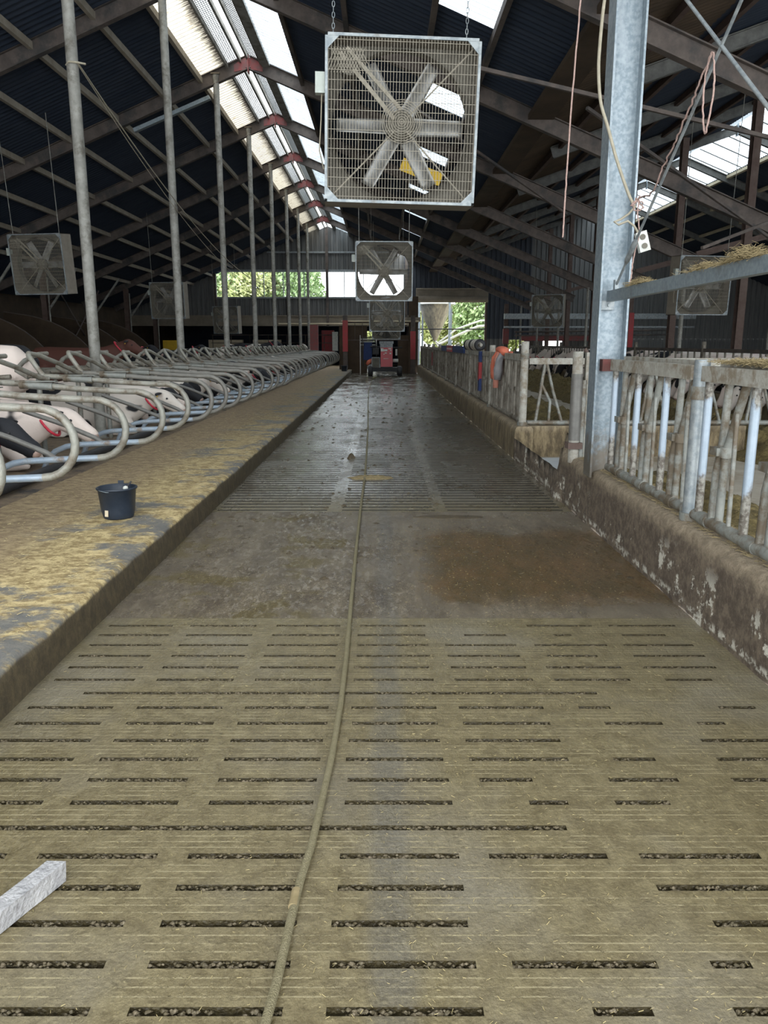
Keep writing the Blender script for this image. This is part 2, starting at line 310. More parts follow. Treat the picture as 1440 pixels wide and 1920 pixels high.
# ------------------------------------------------------------------ mesh builder
class MB:
    def __init__(s): s.v = []; s.f = []; s.sm = []; s.mi = []; s.cur = 0
    def add(s, vs, fs, smooth=False):
        o = len(s.v); s.v += [tuple(p) for p in vs]
        for f in fs: s.f.append(tuple(i+o for i in f)); s.sm.append(smooth); s.mi.append(s.cur)
        return s
    def box(s, c, d, R=None):
        x, y, z = d[0]/2, d[1]/2, d[2]/2; c = Vector(c)
        P = [Vector((a*x, b*y, e*z)) for a in (-1, 1) for b in (-1, 1) for e in (-1, 1)]
        if R is not None: P = [R @ p for p in P]
        return s.add([p+c for p in P], [(0, 1, 3, 2), (4, 6, 7, 5), (0, 4, 5, 1), (2, 3, 7, 6), (0, 2, 6, 4), (1, 5, 7, 3)])
    def beam(s, p, q, wd, ht, up=(0, 0, 1)):
        p = Vector(p); q = Vector(q); d = q-p; L = d.length; d.normalize(); u = Vector(up)
        sx_ = d.cross(u)
        if sx_.length < 1e-5: sx_ = d.cross(Vector((1, 0, 0)))
        sx_.normalize(); u = sx_.cross(d).normalized()
        R = Matrix((sx_, d, u)).transposed()
        return s.box((p+q)/2, (wd, L, ht), R)
    def ibeam(s, p, q, wd, ht, t=.012, tf=.02, up=(0, 0, 1)):
        p = Vector(p); q = Vector(q); d = (q-p).normalized(); u = Vector(up); sx_ = d.cross(u).normalized(); u = sx_.cross(d).normalized()
        s.beam(p, q, t, ht-2*tf, up); o = u*(ht/2-tf/2); s.beam(p+o, q+o, wd, tf, up); s.beam(p-o, q-o, wd, tf, up); return s
    def tube(s, pts, r, n=10, cap=True):
        pts = [Vector(p) for p in pts]; k = len(pts); rs = r if isinstance(r, (list, tuple)) else [r]*k
        T = []
        for i in range(k):
            a = pts[max(0, i-1)]; b = pts[min(k-1, i+1)]; T.append((b-a).normalized())
        u = T[0].orthogonal().normalized(); vs = []
        for i in range(k):
            if i:
                q = T[i-1].rotation_difference(T[i]); u = q @ u
            w_ = T[i].cross(u).normalized()
            for j in range(n):
                a = 2*PI*j/n; vs.append(pts[i]+(u*math.cos(a)+w_*math.sin(a))*rs[i])
        fs = [(i*n+j, i*n+(j+1) % n, (i+1)*n+(j+1) % n, (i+1)*n+j) for i in range(k-1) for j in range(n)]
        s.add(vs, fs, True)
        if cap: s.add(vs[:n], [tuple(range(n))[::-1]]); s.add(vs[-n:], [tuple(range(n))])
        return s
    def lathe(s, prof, n=32, c=(0, 0, 0), R=None):
        c = Vector(c); vs = []
        for r, z in prof:
            for j in range(n):
                p = Vector((r*math.cos(2*PI*j/n), r*math.sin(2*PI*j/n), z)); vs.append((R @ p if R is not None else p)+c)
        return s.add(vs, [(i*n+j, i*n+(j+1) % n, (i+1)*n+(j+1) % n, (i+1)*n+j) for i in range(len(prof)-1) for j in range(n)], True)
    def loft(s, rings, n=14):   # rings: (x,y,z, halfwidth(y/lateral), halfheight) along a path, closed ends
        P = [Vector(r[:3]) for r in rings]; k = len(P); vs = []
        for i in range(k):
            t = (P[min(k-1, i+1)]-P[max(0, i-1)]).normalized()
            side = Vector((0, 0, 1)).cross(t)
            if side.length < .15: side = Vector((0, 1, 0))
            side.normalize(); up = t.cross(side).normalized()
            for j in range(n):
                a = 2*PI*j/n; vs.append(P[i]+side*math.cos(a)*rings[i][3]+up*math.sin(a)*rings[i][4])
        fs = [(i*n+j, i*n+(j+1) % n, (i+1)*n+(j+1) % n, (i+1)*n+j) for i in range(k-1) for j in range(n)]
        fs += [tuple(range(n))[::-1], tuple((k-1)*n+j for j in range(n))]
        return s.add(vs, fs, True)
    def grid(s, fn, nu, nv, smooth=True):
        vs = [fn(i/nu, j/nv) for i in range(nu+1) for j in range(nv+1)]
        return s.add(vs, [(i*(nv+1)+j, (i+1)*(nv+1)+j, (i+1)*(nv+1)+j+1, i*(nv+1)+j+1) for i in range(nu) for j in range(nv)], smooth)
    def prism(s, poly, axis, a, b):   # polygon in the other two axes extruded along axis
        n = len(poly)
        def P(p, t):
            return {0: (t, p[0], p[1]), 1: (p[0], t, p[1]), 2: (p[0], p[1], t)}[axis]
        vs = [P(p, a) for p in poly]+[P(p, b) for p in poly]
        return s.add(vs, [tuple(range(n)), tuple(range(2*n-1, n-1, -1))]+[(i, i+n, (i+1) % n+n, (i+1) % n) for i in range(n)])
    def mesh(s, name, mats):
        me = bpy.data.meshes.new(name); me.from_pydata(s.v, [], s.f)
        me.polygons.foreach_set('use_smooth', s.sm); me.polygons.foreach_set('material_index', s.mi)
        for m_ in (mats if isinstance(mats, list) else [mats]): me.materials.append(m_)
        bm = bmesh.new(); bm.from_mesh(me); bmesh.ops.recalc_face_normals(bm, faces=bm.faces); bm.to_mesh(me); bm.free()
        me.update(); return me
    def build(s, name, mats, parent=None, loc=(0, 0, 0), rot=(0, 0, 0)):
        o = bpy.data.objects.new(name, s.mesh(name, mats)); C.objects.link(o); o.location = loc; o.rotation_euler = rot
        if parent: o.parent = parent
        return o

def tag(o, label=None, cat=None, group=None, kind=None):
    if label: o['label'] = label
    if cat: o['category'] = cat
    if group: o['group'] = group
    if kind: o['kind'] = kind
    return o
def thing(name, label, cat, loc=(0, 0, 0), rot=(0, 0, 0), group=None):
    o = bpy.data.objects.new(name, None); C.objects.link(o); o.location = loc; o.rotation_euler = rot; o.empty_display_size = .2
    return tag(o, label, cat, group)
def one(mb, name, m, label, cat, group=None, loc=(0, 0, 0), rot=(0, 0, 0), kind=None): return tag(mb.build(name, m, None, loc, rot), label, cat, group, kind)
def struct(mb, name, m, label=None): return tag(mb.build(name, m), label, None, None, 'structure')
def copy_tree(o, parent=None):
    c = o.copy(); C.objects.link(c); c.parent = parent
    for ch in list(o.children): copy_tree(ch, c)
    return c
ORD = ['nearest', 'second', 'third', 'fourth', 'fifth', 'sixth', 'seventh', 'eighth', 'ninth', 'tenth', 'eleventh', 'twelfth', 'thirteenth', 'fourteenth', 'fifteenth', 'sixteenth', 'seventeenth', 'eighteenth', 'nineteenth', 'twentieth', 'twenty-first', 'twenty-second', 'twenty-third', 'twenty-fourth', 'twenty-fifth', 'twenty-sixth', 'twenty-seventh', 'twenty-eighth', 'twenty-ninth', 'thirtieth', 'thirty-first', 'thirty-second', 'thirty-third', 'thirty-fourth', 'thirty-fifth', 'thirty-sixth', 'thirty-seventh', 'thirty-eighth', 'thirty-ninth', 'fortieth']
def fbm(p, s=1.0): return mnoise.fractal(Vector(p)*s, .9, 2.2, 4)
def arc(c, r, a0, a1, n, plane='xz'):
    o = []
    for i in range(n+1):
        a = a0+(a1-a0)*i/n
        o.append((c[0]+r*math.cos(a), c[1], c[2]+r*math.sin(a)))
    return o

# ------------------------------------------------------------------ roof geometry
XR, ZR, SL = -3.4, 8.70, .41        # main ridge
def zmain(x): return ZR-SL*abs(x-XR)
YA, YB = -3, 50.45
XV = 3.1; X2, Z2 = 13.0, 9.45       # valley, second ridge
SL2 = (Z2-zmain(XV))/(X2-XV)
def z2(x): return Z2-SL2*(X2-x) if x < X2 else Z2-.40*(x-X2)

# ------------------------------------------------------------------ the alley floor
def slab(mb, x0, x1, y0, y1, z=0): mb.add([(x0, y0, z), (x1, y0, z), (x1, y1, z), (x0, y1, z)], [(0, 1, 2, 3)])
def slat_floor(mb, x0, x1, rows, slots, w_, y0, y1, depth=.035, mi=1):
    # rows: y centres; slots(k): x intervals for the row k
    prev = y0
    for k, yc in enumerate(rows):
        a, b = yc-w_/2, yc+w_/2
        slab(mb, x0, x1, prev, a); cx = x0
        for (s0, s1) in slots(k):
            s0 = max(s0, x0+.02); s1 = min(s1, x1-.02)
            if s1-s0 < .05: continue
            slab(mb, cx, s0, a, b)
            mb.cur = mi; mb.add([(s0, a, 0), (s1, a, 0), (s1, b, 0), (s0, b, 0), (s0, a, -depth), (s1, a, -depth), (s1, b, -depth), (s0, b, -depth)],
                   [(0, 1, 5, 4), (1, 2, 6, 5), (2, 3, 7, 6), (3, 0, 4, 7), (4, 5, 6, 7)]); mb.cur = 0
            cx = s1
        slab(mb, cx, x1, a, b); prev = b
    slab(mb, x0, x1, prev, y1)
XL, XW = -1.66, 1.84
rows_near = [1.589+.147*k for k in range(-14, 19)]
full_rows = {5+14, 12+14}        # joints that run right across
def slots_near(k):
    if k in full_rows: return [(-1.7, .62)] if k == 19 else [(-1.4, 1.0)]
    r = []
    for i in range(-4, 5):
        a = -.14+.483*i
        r.append((a+random.uniform(-.008, .008), a+.38+random.uniform(-.008, .008)))
    return r
slots_store = []
def sn(k):
    q = slots_near(k)
    out = []
    for (a, b) in q:
        # on the right side many slots are clogged: shorten or drop them
        if a > .25:
            u = random.random()
            pc = min(.75, .25+(a)*.35)
            if u < pc*.35: continue
            if u < pc: 
                t = random.uniform(.25, .7)*(b-a); a2 = a+random.random()*(b-a-t); a, b = a2, a2+t
        out.append((a, b))
    slots_store.append((rows_near[k], out)); return out
fl = MB(); slat_floor(fl, XL, XW, rows_near, sn, .027, -1.2, 4.36, .026)
slab(fl, XL, XW, 4.36, 7.33)
rows_far = [7.40+.147*k for k in range(0, 66)]
def sf(k):
    j = lambda: random.uniform(-.01, .01)
    return [(-1.62, -.54+j()), (-.40+j(), .50+j()), (.62+j(), 1.76)]
slat_floor(fl, XL, XW, rows_far, sf, .040, 7.33, 17.1, .12, 2)
slab(fl, XL, XW, 17.1, 50)
M['slot'] = mat('shaded_slot_slurry', (.026, .019, .008), (.055, .042, .016), 40, .5, 0, .6, bscale=90)  # slurry colour, darkened to stand in for shade inside the near slots
M['slotdark'] = mat('painted_slot_shade', (.006, .005, .003), (.014, .011, .006), 30, .7, 0, .2)  # near-black colour painted in as the shade of the far slots
struct(fl, 'floor', [M['floor'], M['slot'], M['slotdark']], 'wet slatted concrete floor of the central alley')
# lumps of dung caught in the slots
lump = MB()
for (yc, ss) in slots_store:
    if yc < 1.2: continue
    for (a, b) in ss:
        n = max(4, int((b-a)/.0035))
        for i in range(n):
            x = a+(b-a)*(i+random.random())/n
            if fbm((x*9, yc*5, 0)) < -.2: continue
            r = random.uniform(.003, .0085); yy = yc+random.uniform(-.009, .012-r*.5)*1.0; zz = random.uniform(-.020, -.003)*(1 if yy < yc+.004 else .55)
            vs = []; cc = Vector((x, yy, zz))
            for d in ((1.5, 0, 0), (-1.5, 0, 0), (0, 1, 0), (0, -1, 0), (0, 0, .8), (0, 0, -1)):
                vs.append(cc+Vector(d)*r*random.uniform(.7, 1.3))
            lump.add(vs, [(0, 2, 4), (2, 1, 4), (1, 3, 4), (3, 0, 4), (2, 0, 5), (1, 2, 5), (3, 1, 5), (0, 3, 5)], True)
M['lump'] = mat('dung_crumbs', (.065, .05, .022), (.17, .135, .085), 40, .4, 0, .5, lo=.45, hi=.65)
one(lump, 'dung_crumbs', M['lump'], 'crumbs of dung and straw caught along the floor slots', 'dung', kind='stuff')

# bits of straw over alley, kerb and wall
def bits(n, gen, lr, wr):
    mb = MB()
    for _ in range(n):
        x, y, z = gen(); a = random.uniform(0, PI); l = random.uniform(*lr); w_ = random.uniform(*wr); d = Vector((math.cos(a), math.sin(a), random.uniform(-.08, .25)))*l/2
        q = Vector((-math.sin(a), math.cos(a), 0))*w_; c_ = Vector((x, y, z)); u = Vector((0, 0, w_*1.3))
        mb.add([c_-d-q, c_-d+q, c_-d+u, c_+d-q, c_+d+q, c_+d+u], [(0, 1, 2), (3, 5, 4), (0, 3, 4, 1), (1, 4, 5, 2), (2, 5, 3, 0)])
    return mb
def g_floor():
    y = 1.2+random.random()**1.6*7; x = random.uniform(-1.6, 1.8)
    if random.random() < .5: x = random.gauss(.5, .45)
    return (max(-1.6, min(1.8, x)), y, .002)
one(bits(3800, g_floor, (.003, .014), (.0004, .0009)), 'straw_bits', M['straw'], 'chopped straw bits scattered over the wet slatted alley floor', 'straw', kind='stuff')
def g_clod(): return (random.uniform(-1.6, 1.8), 5+random.random()*25, .003)
mb = MB()
for _ in range(520):
    x, y, z = g_clod(); r = random.uniform(.008, .03)*(1+.4*(y > 14)); vs = []
    for k in range(7): a = 2*PI*k/7; vs.append((x+r*random.uniform(.6, 1.5)*math.cos(a), y+r*random.uniform(.5, 1.2)*math.sin(a), .001))
    vs.append((x, y, r*random.uniform(.3, .8)))
    mb.add(vs, [(k, (k+1) % 7, 7) for k in range(7)], True)
M['dung'] = mat('dark_dung', (.05, .036, .02), (.10, .075, .04), 20, .5, 0, .5)
one(mb, 'dung_specks', M['dung'], 'small dark dung specks dotted over the far alley floor', 'dung', kind='stuff')
def pile(x, y, z, rx, ry, h, seed=0, n=22, k=.35):
    mb = MB()
    def f(u, v):
        a = u*2*PI; r = v
        rr = 1+k*fbm((math.cos(a)+seed, math.sin(a), r), 1.5)
        hh = h*(1-r*r)*(1+.6*fbm((math.cos(a)*r*3+seed, math.sin(a)*r*3, 1), 2))
        return (x+rx*rr*r*math.cos(a), y+ry*rr*r*math.sin(a), z+max(hh, 0)+(0 if v < 1 else -.004))
    mb.grid(f, n, 8); return mb
one(pile(-.45, 10.9, 0, .06, .06, .06, 3), 'dung_clod', M['dung'], 'dark upright dung clod standing left of the rope on the alley', 'dung')
one(pile(-.14, 9.25, 0, .30, .12, .03, 5), 'straw_clump', M['hay'], 'flattened brown straw clump lying under the long rope', 'straw')
one(pile(.62, 7.1, 0, .38, .07, .012, 8), 'dung_smear', M['dung'], 'wet brown dung smear at the edge of the last slatted panel', 'dung')

# ------------------------------------------------------------------ left lying platform, kerb
pl = MB()
prof = [(-1.655, -.01), (-1.66, .06), (-1.665, .15), (-1.675, .185), (-1.70, .200), (-1.78, .205), (-2.0, .2), (-2.4, .2), (-2.8, .205), (-3.3, .21)]
NY = 420
def pf(u, v):
    y = -1.2+(u**1.7)*51.2; i = min(int(v*(len(prof)-1)+1e-6), len(prof)-1); x, z = prof[i]
    e = .018 if 1 < i < 6 else .006
    n_ = fbm((x*2, y*1.7, z*3), 2.2)*e; n2_ = fbm((x*3+9, y*2.5, 3), 3)*e
    return (x+(n_ if i < 6 else 0), y, z+(n2_ if i > 1 else 0))
pl.grid(pf, NY, len(prof)-1)
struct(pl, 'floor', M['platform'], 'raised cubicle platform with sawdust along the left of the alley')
bd = MB()
bd.grid(lambda u, v: (-3.15-3.55*v, -1.2+43*u, .185+.03*min(1, v*12)+.02*fbm((u*60, v*6, 0), 1.5)), 140, 40)
bd.grid(lambda u, v: (-6.7, -1.2+43*u, .21*(1-v)), 20, 1, False)
struct(bd, 'floor', M['bed'], 'brown littered bedding behind the cubicle loops')
lf = MB(); slab(lf, -16, -6.7, -3, 62); slab(lf, -6.7, XL, 41.8, 62); slab(lf, XL, 2.1, 50, 62); struct(lf, 'floor', M['darkfloor'], 'dark floor beyond the cubicles')
def g_plat(): return (random.uniform(-3.2, -1.72), 2.0+random.random()**1.4*14, .208)
one(bits(2600, g_plat, (.006, .03), (.001, .0022)), 'sawdust_flecks', M['straw'], 'pale straw and sawdust flecks on the left platform', 'sawdust', kind='stuff')

# ------------------------------------------------------------------ right low walls and feed floors
def lowwall(y0, y1, x0, x1, zt, seed, n):
    mb = MB(); pr = [(x0, -.01), (x0-.005, .12), (x0, .3), (x0+.005, zt-.05), (x0+.03, zt-.008), (x0+.07, zt), (x0+.14, zt), (x1-.03, zt), (x1, zt-.04), (x1, -.01)]
    def f(u, v):
        y = y0+(y1-y0)*u; i = int(round(v*(len(pr)-1))); x, z = pr[i]; k = fbm((seed, y*1.5, i*.5), 2)*.018
        return (x+k*(i < 9), y, z+(k*.6 if 2 < i < 8 else 0))
    mb.grid(f, n, len(pr)-1)
    for yy in (y0, y1): mb.add([(p[0], yy, p[1]) for p in pr], [tuple(range(len(pr)))])
    return mb
struct(lowwall(-1.2, 7.9, 1.84, 2.16, .5, 1, 160), 'wall_right', M['wallnear'], 'low stained concrete wall carrying the near feed fence')
struct(lowwall(10.8, 42, 1.84, 2.10, .46, 2, 260), 'wall_right', M['wallfar'], 'low straw caked wall carrying the far feed fence')
struct(lowwall(7.9, 10.8, 1.84, 2.08, .13, 3, 40), 'trim_1', M['wallnear'], 'low concrete sill across the gateway')
b_ = pile(1.98, 8.0, 0, .19, .34, .62, 4, k=.15); one(b_, 'wall_end_hump', M['wallnear'], 'rounded dung covered hump ending the near wall below the grey post', 'wall end')
cw = MB(); cw.box((3.6, 11.05, .22), (3.1, .16, .46)); struct(cw, 'wall_cross', M['wallfar'], 'low brown wall across the feed passage')
ff = MB(); slab(ff, 2.1, 24.5, -3, 62, .01); struct(ff, 'floor', M['feedfloor'], 'pale concrete feed passage on the right')
ps = MB(); ps.box((2.6, 9.75, .03), (.9, 1.7, .04)); one(ps, 'concrete_slab', M['paleslab'], 'pale blue grey slab lying inside the gateway', 'slab')
def mound(x0, x1, y0, y1, h, seed):
    mb = MB()
    def f(u, v):
        y = y0+(y1-y0)*u; t = v*2-1; wv = .18*fbm((y*.5, seed, 0), 1)
        hh = h*max(0, 1-abs(t)**2.2)*(1+.8*fbm((y, t*1.3, seed), 1.1)+.35*fbm((y, t*2, seed), 5))*min(1, (y-y0)*1.2, (y1-y)*1.2)
        return ((x0+x1)/2+(x1-x0)/2*t+wv, y, .008+max(hh, 0))
    mb.grid(f, int((y1-y0)*14), 18); return mb
for args, lab in [((2.22, 3.7, -.5, 9.6, .20, 1), 'silage heap lying behind the near feed fence'), ((2.3, 4.2, 11.6, 20.5, .26, 2), 'silage heap behind the cross wall of the gateway'), ((5.0, 6.8, 8.5, 44, .34, 3), 'long silage ridge in front of the feeding cows')]:
    one(mound(*args), 'silage_heap', M['silage'], lab, 'silage', kind='stuff')

# ------------------------------------------------------------------ roof cladding
def sheet(mb, x0, x1, zf, y0, y1, amp=.022, pitch=.177, segs=1):
    n = max(4, int((y1-y0)/pitch*6))
    def f(u, v):
        y = y0+(y1-y0)*u; x = x0+(x1-x0)*v
        return (x, y, zf(x)+amp*math.sin(2*PI*y/pitch))
    mb.grid(f, n, segs)
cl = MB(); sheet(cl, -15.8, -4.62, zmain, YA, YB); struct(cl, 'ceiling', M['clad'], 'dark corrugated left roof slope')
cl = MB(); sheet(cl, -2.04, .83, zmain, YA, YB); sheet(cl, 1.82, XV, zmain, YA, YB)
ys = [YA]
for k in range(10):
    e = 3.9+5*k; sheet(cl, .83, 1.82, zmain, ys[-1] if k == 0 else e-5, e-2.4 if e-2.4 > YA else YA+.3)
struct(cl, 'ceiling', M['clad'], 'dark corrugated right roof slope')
for k in range(1, 10):
    e = 3.9+5*k; s_ = MB(); sheet(s_, .83, 1.82, zmain, e-2.4, e)
    if k in (4,5): pass
    tag(s_.build('roof_light', M['sky_r']), ORD[k-1]+' white translucent roof light in the right slope counted from the camera', 'roof light', 'roof lights set into the right roof slope')
s_ = MB(); sheet(s_, -4.62, -3.93, zmain, YA, YB); tag(s_.build('ridge_roof_light', M['sky_l']), 'orange stained translucent strip left of the open ridge', 'roof light')
s_ = MB(); sheet(s_, -3.05, -2.04, zmain, YA, YB); tag(s_.build('ridge_roof_light', M['sky_r']), 'white translucent strip right of the open ridge', 'roof light')
# bird mesh either side of the open ridge
mm = MB()
for side, (xa, xb) in enumerate(((-3.93, -3.62), (-3.42, -3.12))):
    for i in range(8): 
        x = xa+(xb-xa)*i/7; mm.beam((x, YA, zmain(x)), (x, YB, zmain(x)), .014, .014)
    y = 8.0
    while y < 48: mm.beam((xa, y, zmain(xa)), (xb, y, zmain(xb)), .014, .014); y += .085
one(mm, 'ridge_mesh', M['mesh'], 'square wire bird mesh beside the open roof ridge', 'wire mesh')
rp_ = MB()
for x in (-3.93, -3.6, -3.42, -3.08): rp_.beam((x, YA, zmain(x)-.05), (x, YB, zmain(x)-.05), .05, .12)
rp_.beam((-2.95, YA, zmain(-2.95)-.06), (-2.95, YB, zmain(-2.95)-.06), .20, .10)
one(rp_, 'ridge_rail', M['pipe'], 'grey steel rails running along the open ridge', 'rail')

# purlins
def purlin(x, zf, label, m, w_=.09, h=.14, y0=YA, y1=YB):
    mb = MB(); mb.beam((x, y0, zf(x)-.1), (x, y1, zf(x)-.1), w_, h); 
    tag(mb.build('roof_purlin', m), label, 'purlin', 'long purlins under the roof sheets')
pxs = [-4.62, -5.55, -6.8, -8.06, -9.31, -10.56, -11.8, -13.05]
for i, x in enumerate(pxs): purlin(x, zmain, ORD[i]+' long purlin down the left roof slope counted from the ridge' if i else 'topmost long purlin edging the left ridge light', 'purlin' and M['purlin'])
for i, x in enumerate([-2.04, -.7, .83, 1.82]): purlin(x, zmain, ORD[i]+' long purlin down the right roof slope counted from the ridge' if i else 'topmost long purlin edging the right ridge light', M['rafter'])
# valley board and second roof
vb = MB(); vb.beam((XV, YA, zmain(XV)-.1), (XV, YB, zmain(XV)-.1), .5, .10); one(vb, 'valley_board', M['brownboard'], 'broad brown valley board where the two roofs meet', 'board')
s2 = MB(); sheet(s2, XV, 5.6, z2, YA, YB); struct(s2, 'ceiling', M['brownboard'], 'brown boarded lower part of the second roof')
s2 = MB(); sheet(s2, 5.6, 12.5, z2, YA, YB); sheet(s2, 14.85, 24.5, z2, YA, YB); struct(s2, 'ceiling', M['clad'], 'dark second roof over the right hand aisle')
s2 = MB(); sheet(s2, 12.5, 13, z2, YA, YB); sheet(s2, 13, 14.85, z2, YA, YB); tag(s2.build('ridge_roof_light', M['sky_r']), 'wide translucent ridge light of the second roof on the right', 'roof light')
for i, x in enumerate([4.4, 5.8, 7.2, 8.6, 10, 11.3]): purlin(x, z2, ORD[i]+' dark purlin on the second roof counted from the valley', M['rust'])
for i, x in enumerate([14.9, 16.3, 17.8, 19.3]): purlin(x, z2, ORD[i]+' cream timber purlin right of the second ridge light', M['cream'], .16, .12)

gbz = MB(); y = 9.0
while y < 50: gbz.beam((13.05, y, z2(13.05)-.03), (14.85, y, z2(14.85)-.03), .04, .03); y += 1.15
one(gbz, 'glazing_bars', M['rafter2'], 'thin glazing bars crossing the ridge light of the second roof', 'glazing bars')
# portal rafters: left beam, right beam, gussets
def rafter(i, y):
    t = thing('portal_rafter', ORD[i]+' brown steel rafter pair crossing the barn counted from the camera', 'rafter', (XR, y, 0), group='steel rafter pairs of the main roof')
    h = .31; off = -.155-.02
    a = MB(); a.ibeam((0, 0, ZR+off), (-12.2, 0, zmain(XR-12.2)+off), .15, h); a.build('left_beam', M['rafter'], t)
    a = MB(); a.ibeam((0, 0, ZR+off), (12.1, 0, zmain(XR+12.1)+off), .15, h); a.build('right_beam', M['rafter'], t)
    g = MB(); g.prism([(-.36, -.225), (-.1, -.06), (.1, -.06), (.36, -.225), (.36, -.40), (0, -.33), (-.36, -.40)], 1, -.02, .02)
    o = g.build('ridge_gusset', M['redpaint'], t, (0, 0, ZR-.02)); o.scale = (1, 1, .95); o['label'] = 'red painted gusset plate'
    g = MB(); g.box((0, -.0, -.2), (.03, .19, .42)); g.build('end_plate', M['redpaint'], t, (0, 0, ZR-.02))
for i, y in enumerate([6.5+5*k for k in range(9)]): rafter(i, y)
def rafter2(i, y):
    t = thing('aisle_rafter', ORD[i]+' grey rafter pair under the second roof counted from the camera', 'rafter', (X2, y, 0), group='grey rafter pairs of the second roof')
    a = MB(); a.ibeam((0, 0, Z2-.2), (-8.8, 0, Z2-.2-SL2*8.8), .14, .28); a.build('left_beam', M['rafter2'], t)
    a = MB(); a.ibeam((0, 0, Z2-.2), (10.8, 0, Z2-.2-.4*10.8), .14, .28); a.build('right_beam', M['rafter2'], t)
    a = MB(); a.box((0, 0, -.22), (.03, .17, .42)); a.build('end_plate', M['galv_clean'], t, (0, 0, Z2))
for i, y in enumerate([15.7+5*k for k in range(7)]): rafter2(i, y)
# second-roof columns and old eave posts
for i, y in enumerate([6.5+5*k for k in range(9)]):
    if i >= 1:
        mb = MB(); mb.tube([(0, 0, 0), (0, 0, zmain(8.05)-.3)], .055); mb.box((0, 0, .01), (.2, .2, .02)); 
        tag(mb.build('eave_post', M['pipe'], None, (8.05, y, .01)), ORD[i-1]+' thin steel post behind the feeding cows holding the low rafter end', 'post', 'thin posts under the right rafter ends')
        if i >= 2:
            mb = MB(); mb.ibeam((0, 0, 0), (0, 0, z2(9.6)-.35), .2, .24, up=(0, 1, 0)); tag(mb.build('aisle_column', M['rust'], None, (9.6, y, .01)), ORD[i-2]+' tall dark column rising to the second roof beyond the posts', 'column', 'tall dark columns under the second roof')
    mb = MB(); mb.beam((8.3, y, zmain(8.05)-.1), (16.5, y, 6.0), .09, .12); tag(mb.build('raking_strut', M['rust']), ORD[i]+' brown raking strut climbing right from a rafter end', 'strut', 'raking struts from the rafter ends')
for i, (a, b) in enumerate([((.9, 11.6, 5.35), (6.7, 11.6, 4.1)), ((3.2, 13.2, 5.2), (7.9, 16.4, 3.6)), ((.4, 16.7, 6.3), (4.6, 20.5, 4.75)), ((5.5, 14, 3.2), (16, 20, 7))]):
    mb = MB(); mb.beam(a, b, .05, .05); tag(mb.build('tie_rod', M['rafter']), ['pale tie bar crossing from the fan to the right under the rafters', 'dark diagonal brace seen right of the galvanised column', 'thin brace slanting behind the hanging rope end', 'long brown brace rising to the right skylight'][i], 'tie bar')

# galvanised roof poles in the middle of the cubicle rows
for i in range(8):
    y = 11.5+5*i; mb = MB(); mb.tube([(0, 0, 0), (0, 0, zmain(-4.15)-.35)], .078, 16)
    t = thing('roof_pole', ORD[i]+' tall grey steel pole standing among the cubicles counted from the camera', 'pole', (-4.15-.004*y, y, .2), group='tall steel poles in the cubicle row')
    mb.build('shaft', M['pipe'], t); mb = MB(); mb.box((0, 0, .01), (.26, .26, .02)); mb.build('base_plate', M['dirtypipe'], t)
    mb = MB(); mb.box((0, 0, zmain(-4.15)-.345), (.22, .2, .03)); mb.build('top_plate', M['dirtypipe'], t)
# left eave columns with knee braces
for i in range(6):
    y = 21.5+5*i; t = thing('eave_column', ORD[i]+' dark red brown column with knee brace along the left wall', 'column', (-13.3, y, 0), group='dark columns along the left wall')
    mb = MB(); mb.ibeam((0, 0, 0), (0, 0, zmain(-13.3)-.32), .2, .26, up=(0, 1, 0)); mb.build('shaft', M['rust'], t)
    mb = MB(); mb.beam((.15, 0, 2.9), (1.35, 0, 4.45), .07, .07); mb.build('knee_brace', M['pipe'], t)
    mb = MB(); mb.tube([(.2, -.1, 0), (.2, -.1, 2.9), (.2, -.1, 4.1)], .03, 8); mb.build('down_pipe', M['pipe'], t)
for i, (a, b) in enumerate([((-9.2, 8.6, 5.9), (-7.0, 11.4, 6.9)), ((-9.6, 11.6, 5.4), (-11.8, 16.4, 4.7)), ((-12.9, 31.6, 3.9), (-13, 36.4, .6)), ((-13, 31.6, .6), (-12.9, 36.4, 3.9))]):
    mb = MB(); mb.tube([a, b], .03, 8); tag(mb.build('wind_brace', M['rafter']), ['thin wind brace slanting at the upper left roof', 'wind brace below the nearest left rafter', 'thin cross brace between left wall columns leaning right', 'thin cross brace between left wall columns leaning left'][i], 'brace')

# ------------------------------------------------------------------ outer walls
def corr(mb, x0, x1, y, z0, zf, pitch=.3, amp=.06):
    x = x0; pr = []
    while x < x1-1e-6:
        for dx, dy in ((0, 0), (.5, 0), (.6, 1), (.9, 1)):
            xx = min(x+dx*pitch, x1); pr.append((xx, y+dy*amp))
        x += pitch
    pr.append((x1, y))
    for (a, b) in zip(pr[:-1], pr[1:]):
        if b[0]-a[0] < 1e-6 and a[1] == b[1]: continue
        mb.add([(a[0], a[1], z0), (b[0], b[1], z0), (b[0], b[1], zf(b[0])), (a[0], a[1], zf(a[0]))], [(0, 1, 2, 3)])
def zroof(x): return (zmain(x) if x < XV else z2(x))+(.06 if abs(x-XR) > .6 else -.1)
bw = MB(); YW = 50
corr(bw, -15.8, -10.4, YW, 3.2, zroof); corr(bw, -10.4, 1.3, YW, 3.2, lambda x: 4.4); corr(bw, -10.4, 1.3, YW, 5.9, zroof)
bw2 = MB(); corr(bw2, 1.3, 2.17, YW, 2.6, zroof); corr(bw2, 2.17, 6.43, YW, 4.9, zroof); corr(bw2, 6.43, 9.2, YW, 1.85, zroof); corr(bw, 9.2, 24.5, YW, 1.85, zroof)
M['darkwall'] = mat('dark_blue_wall_sheet', (.030, .038, .055), (.055, .062, .075), 3, .75, 0, .1, stretch=(3, 3, .3)); struct(bw2, 'wall_back', M['darkwall'], 'dark corrugated gable wall around the doorway')
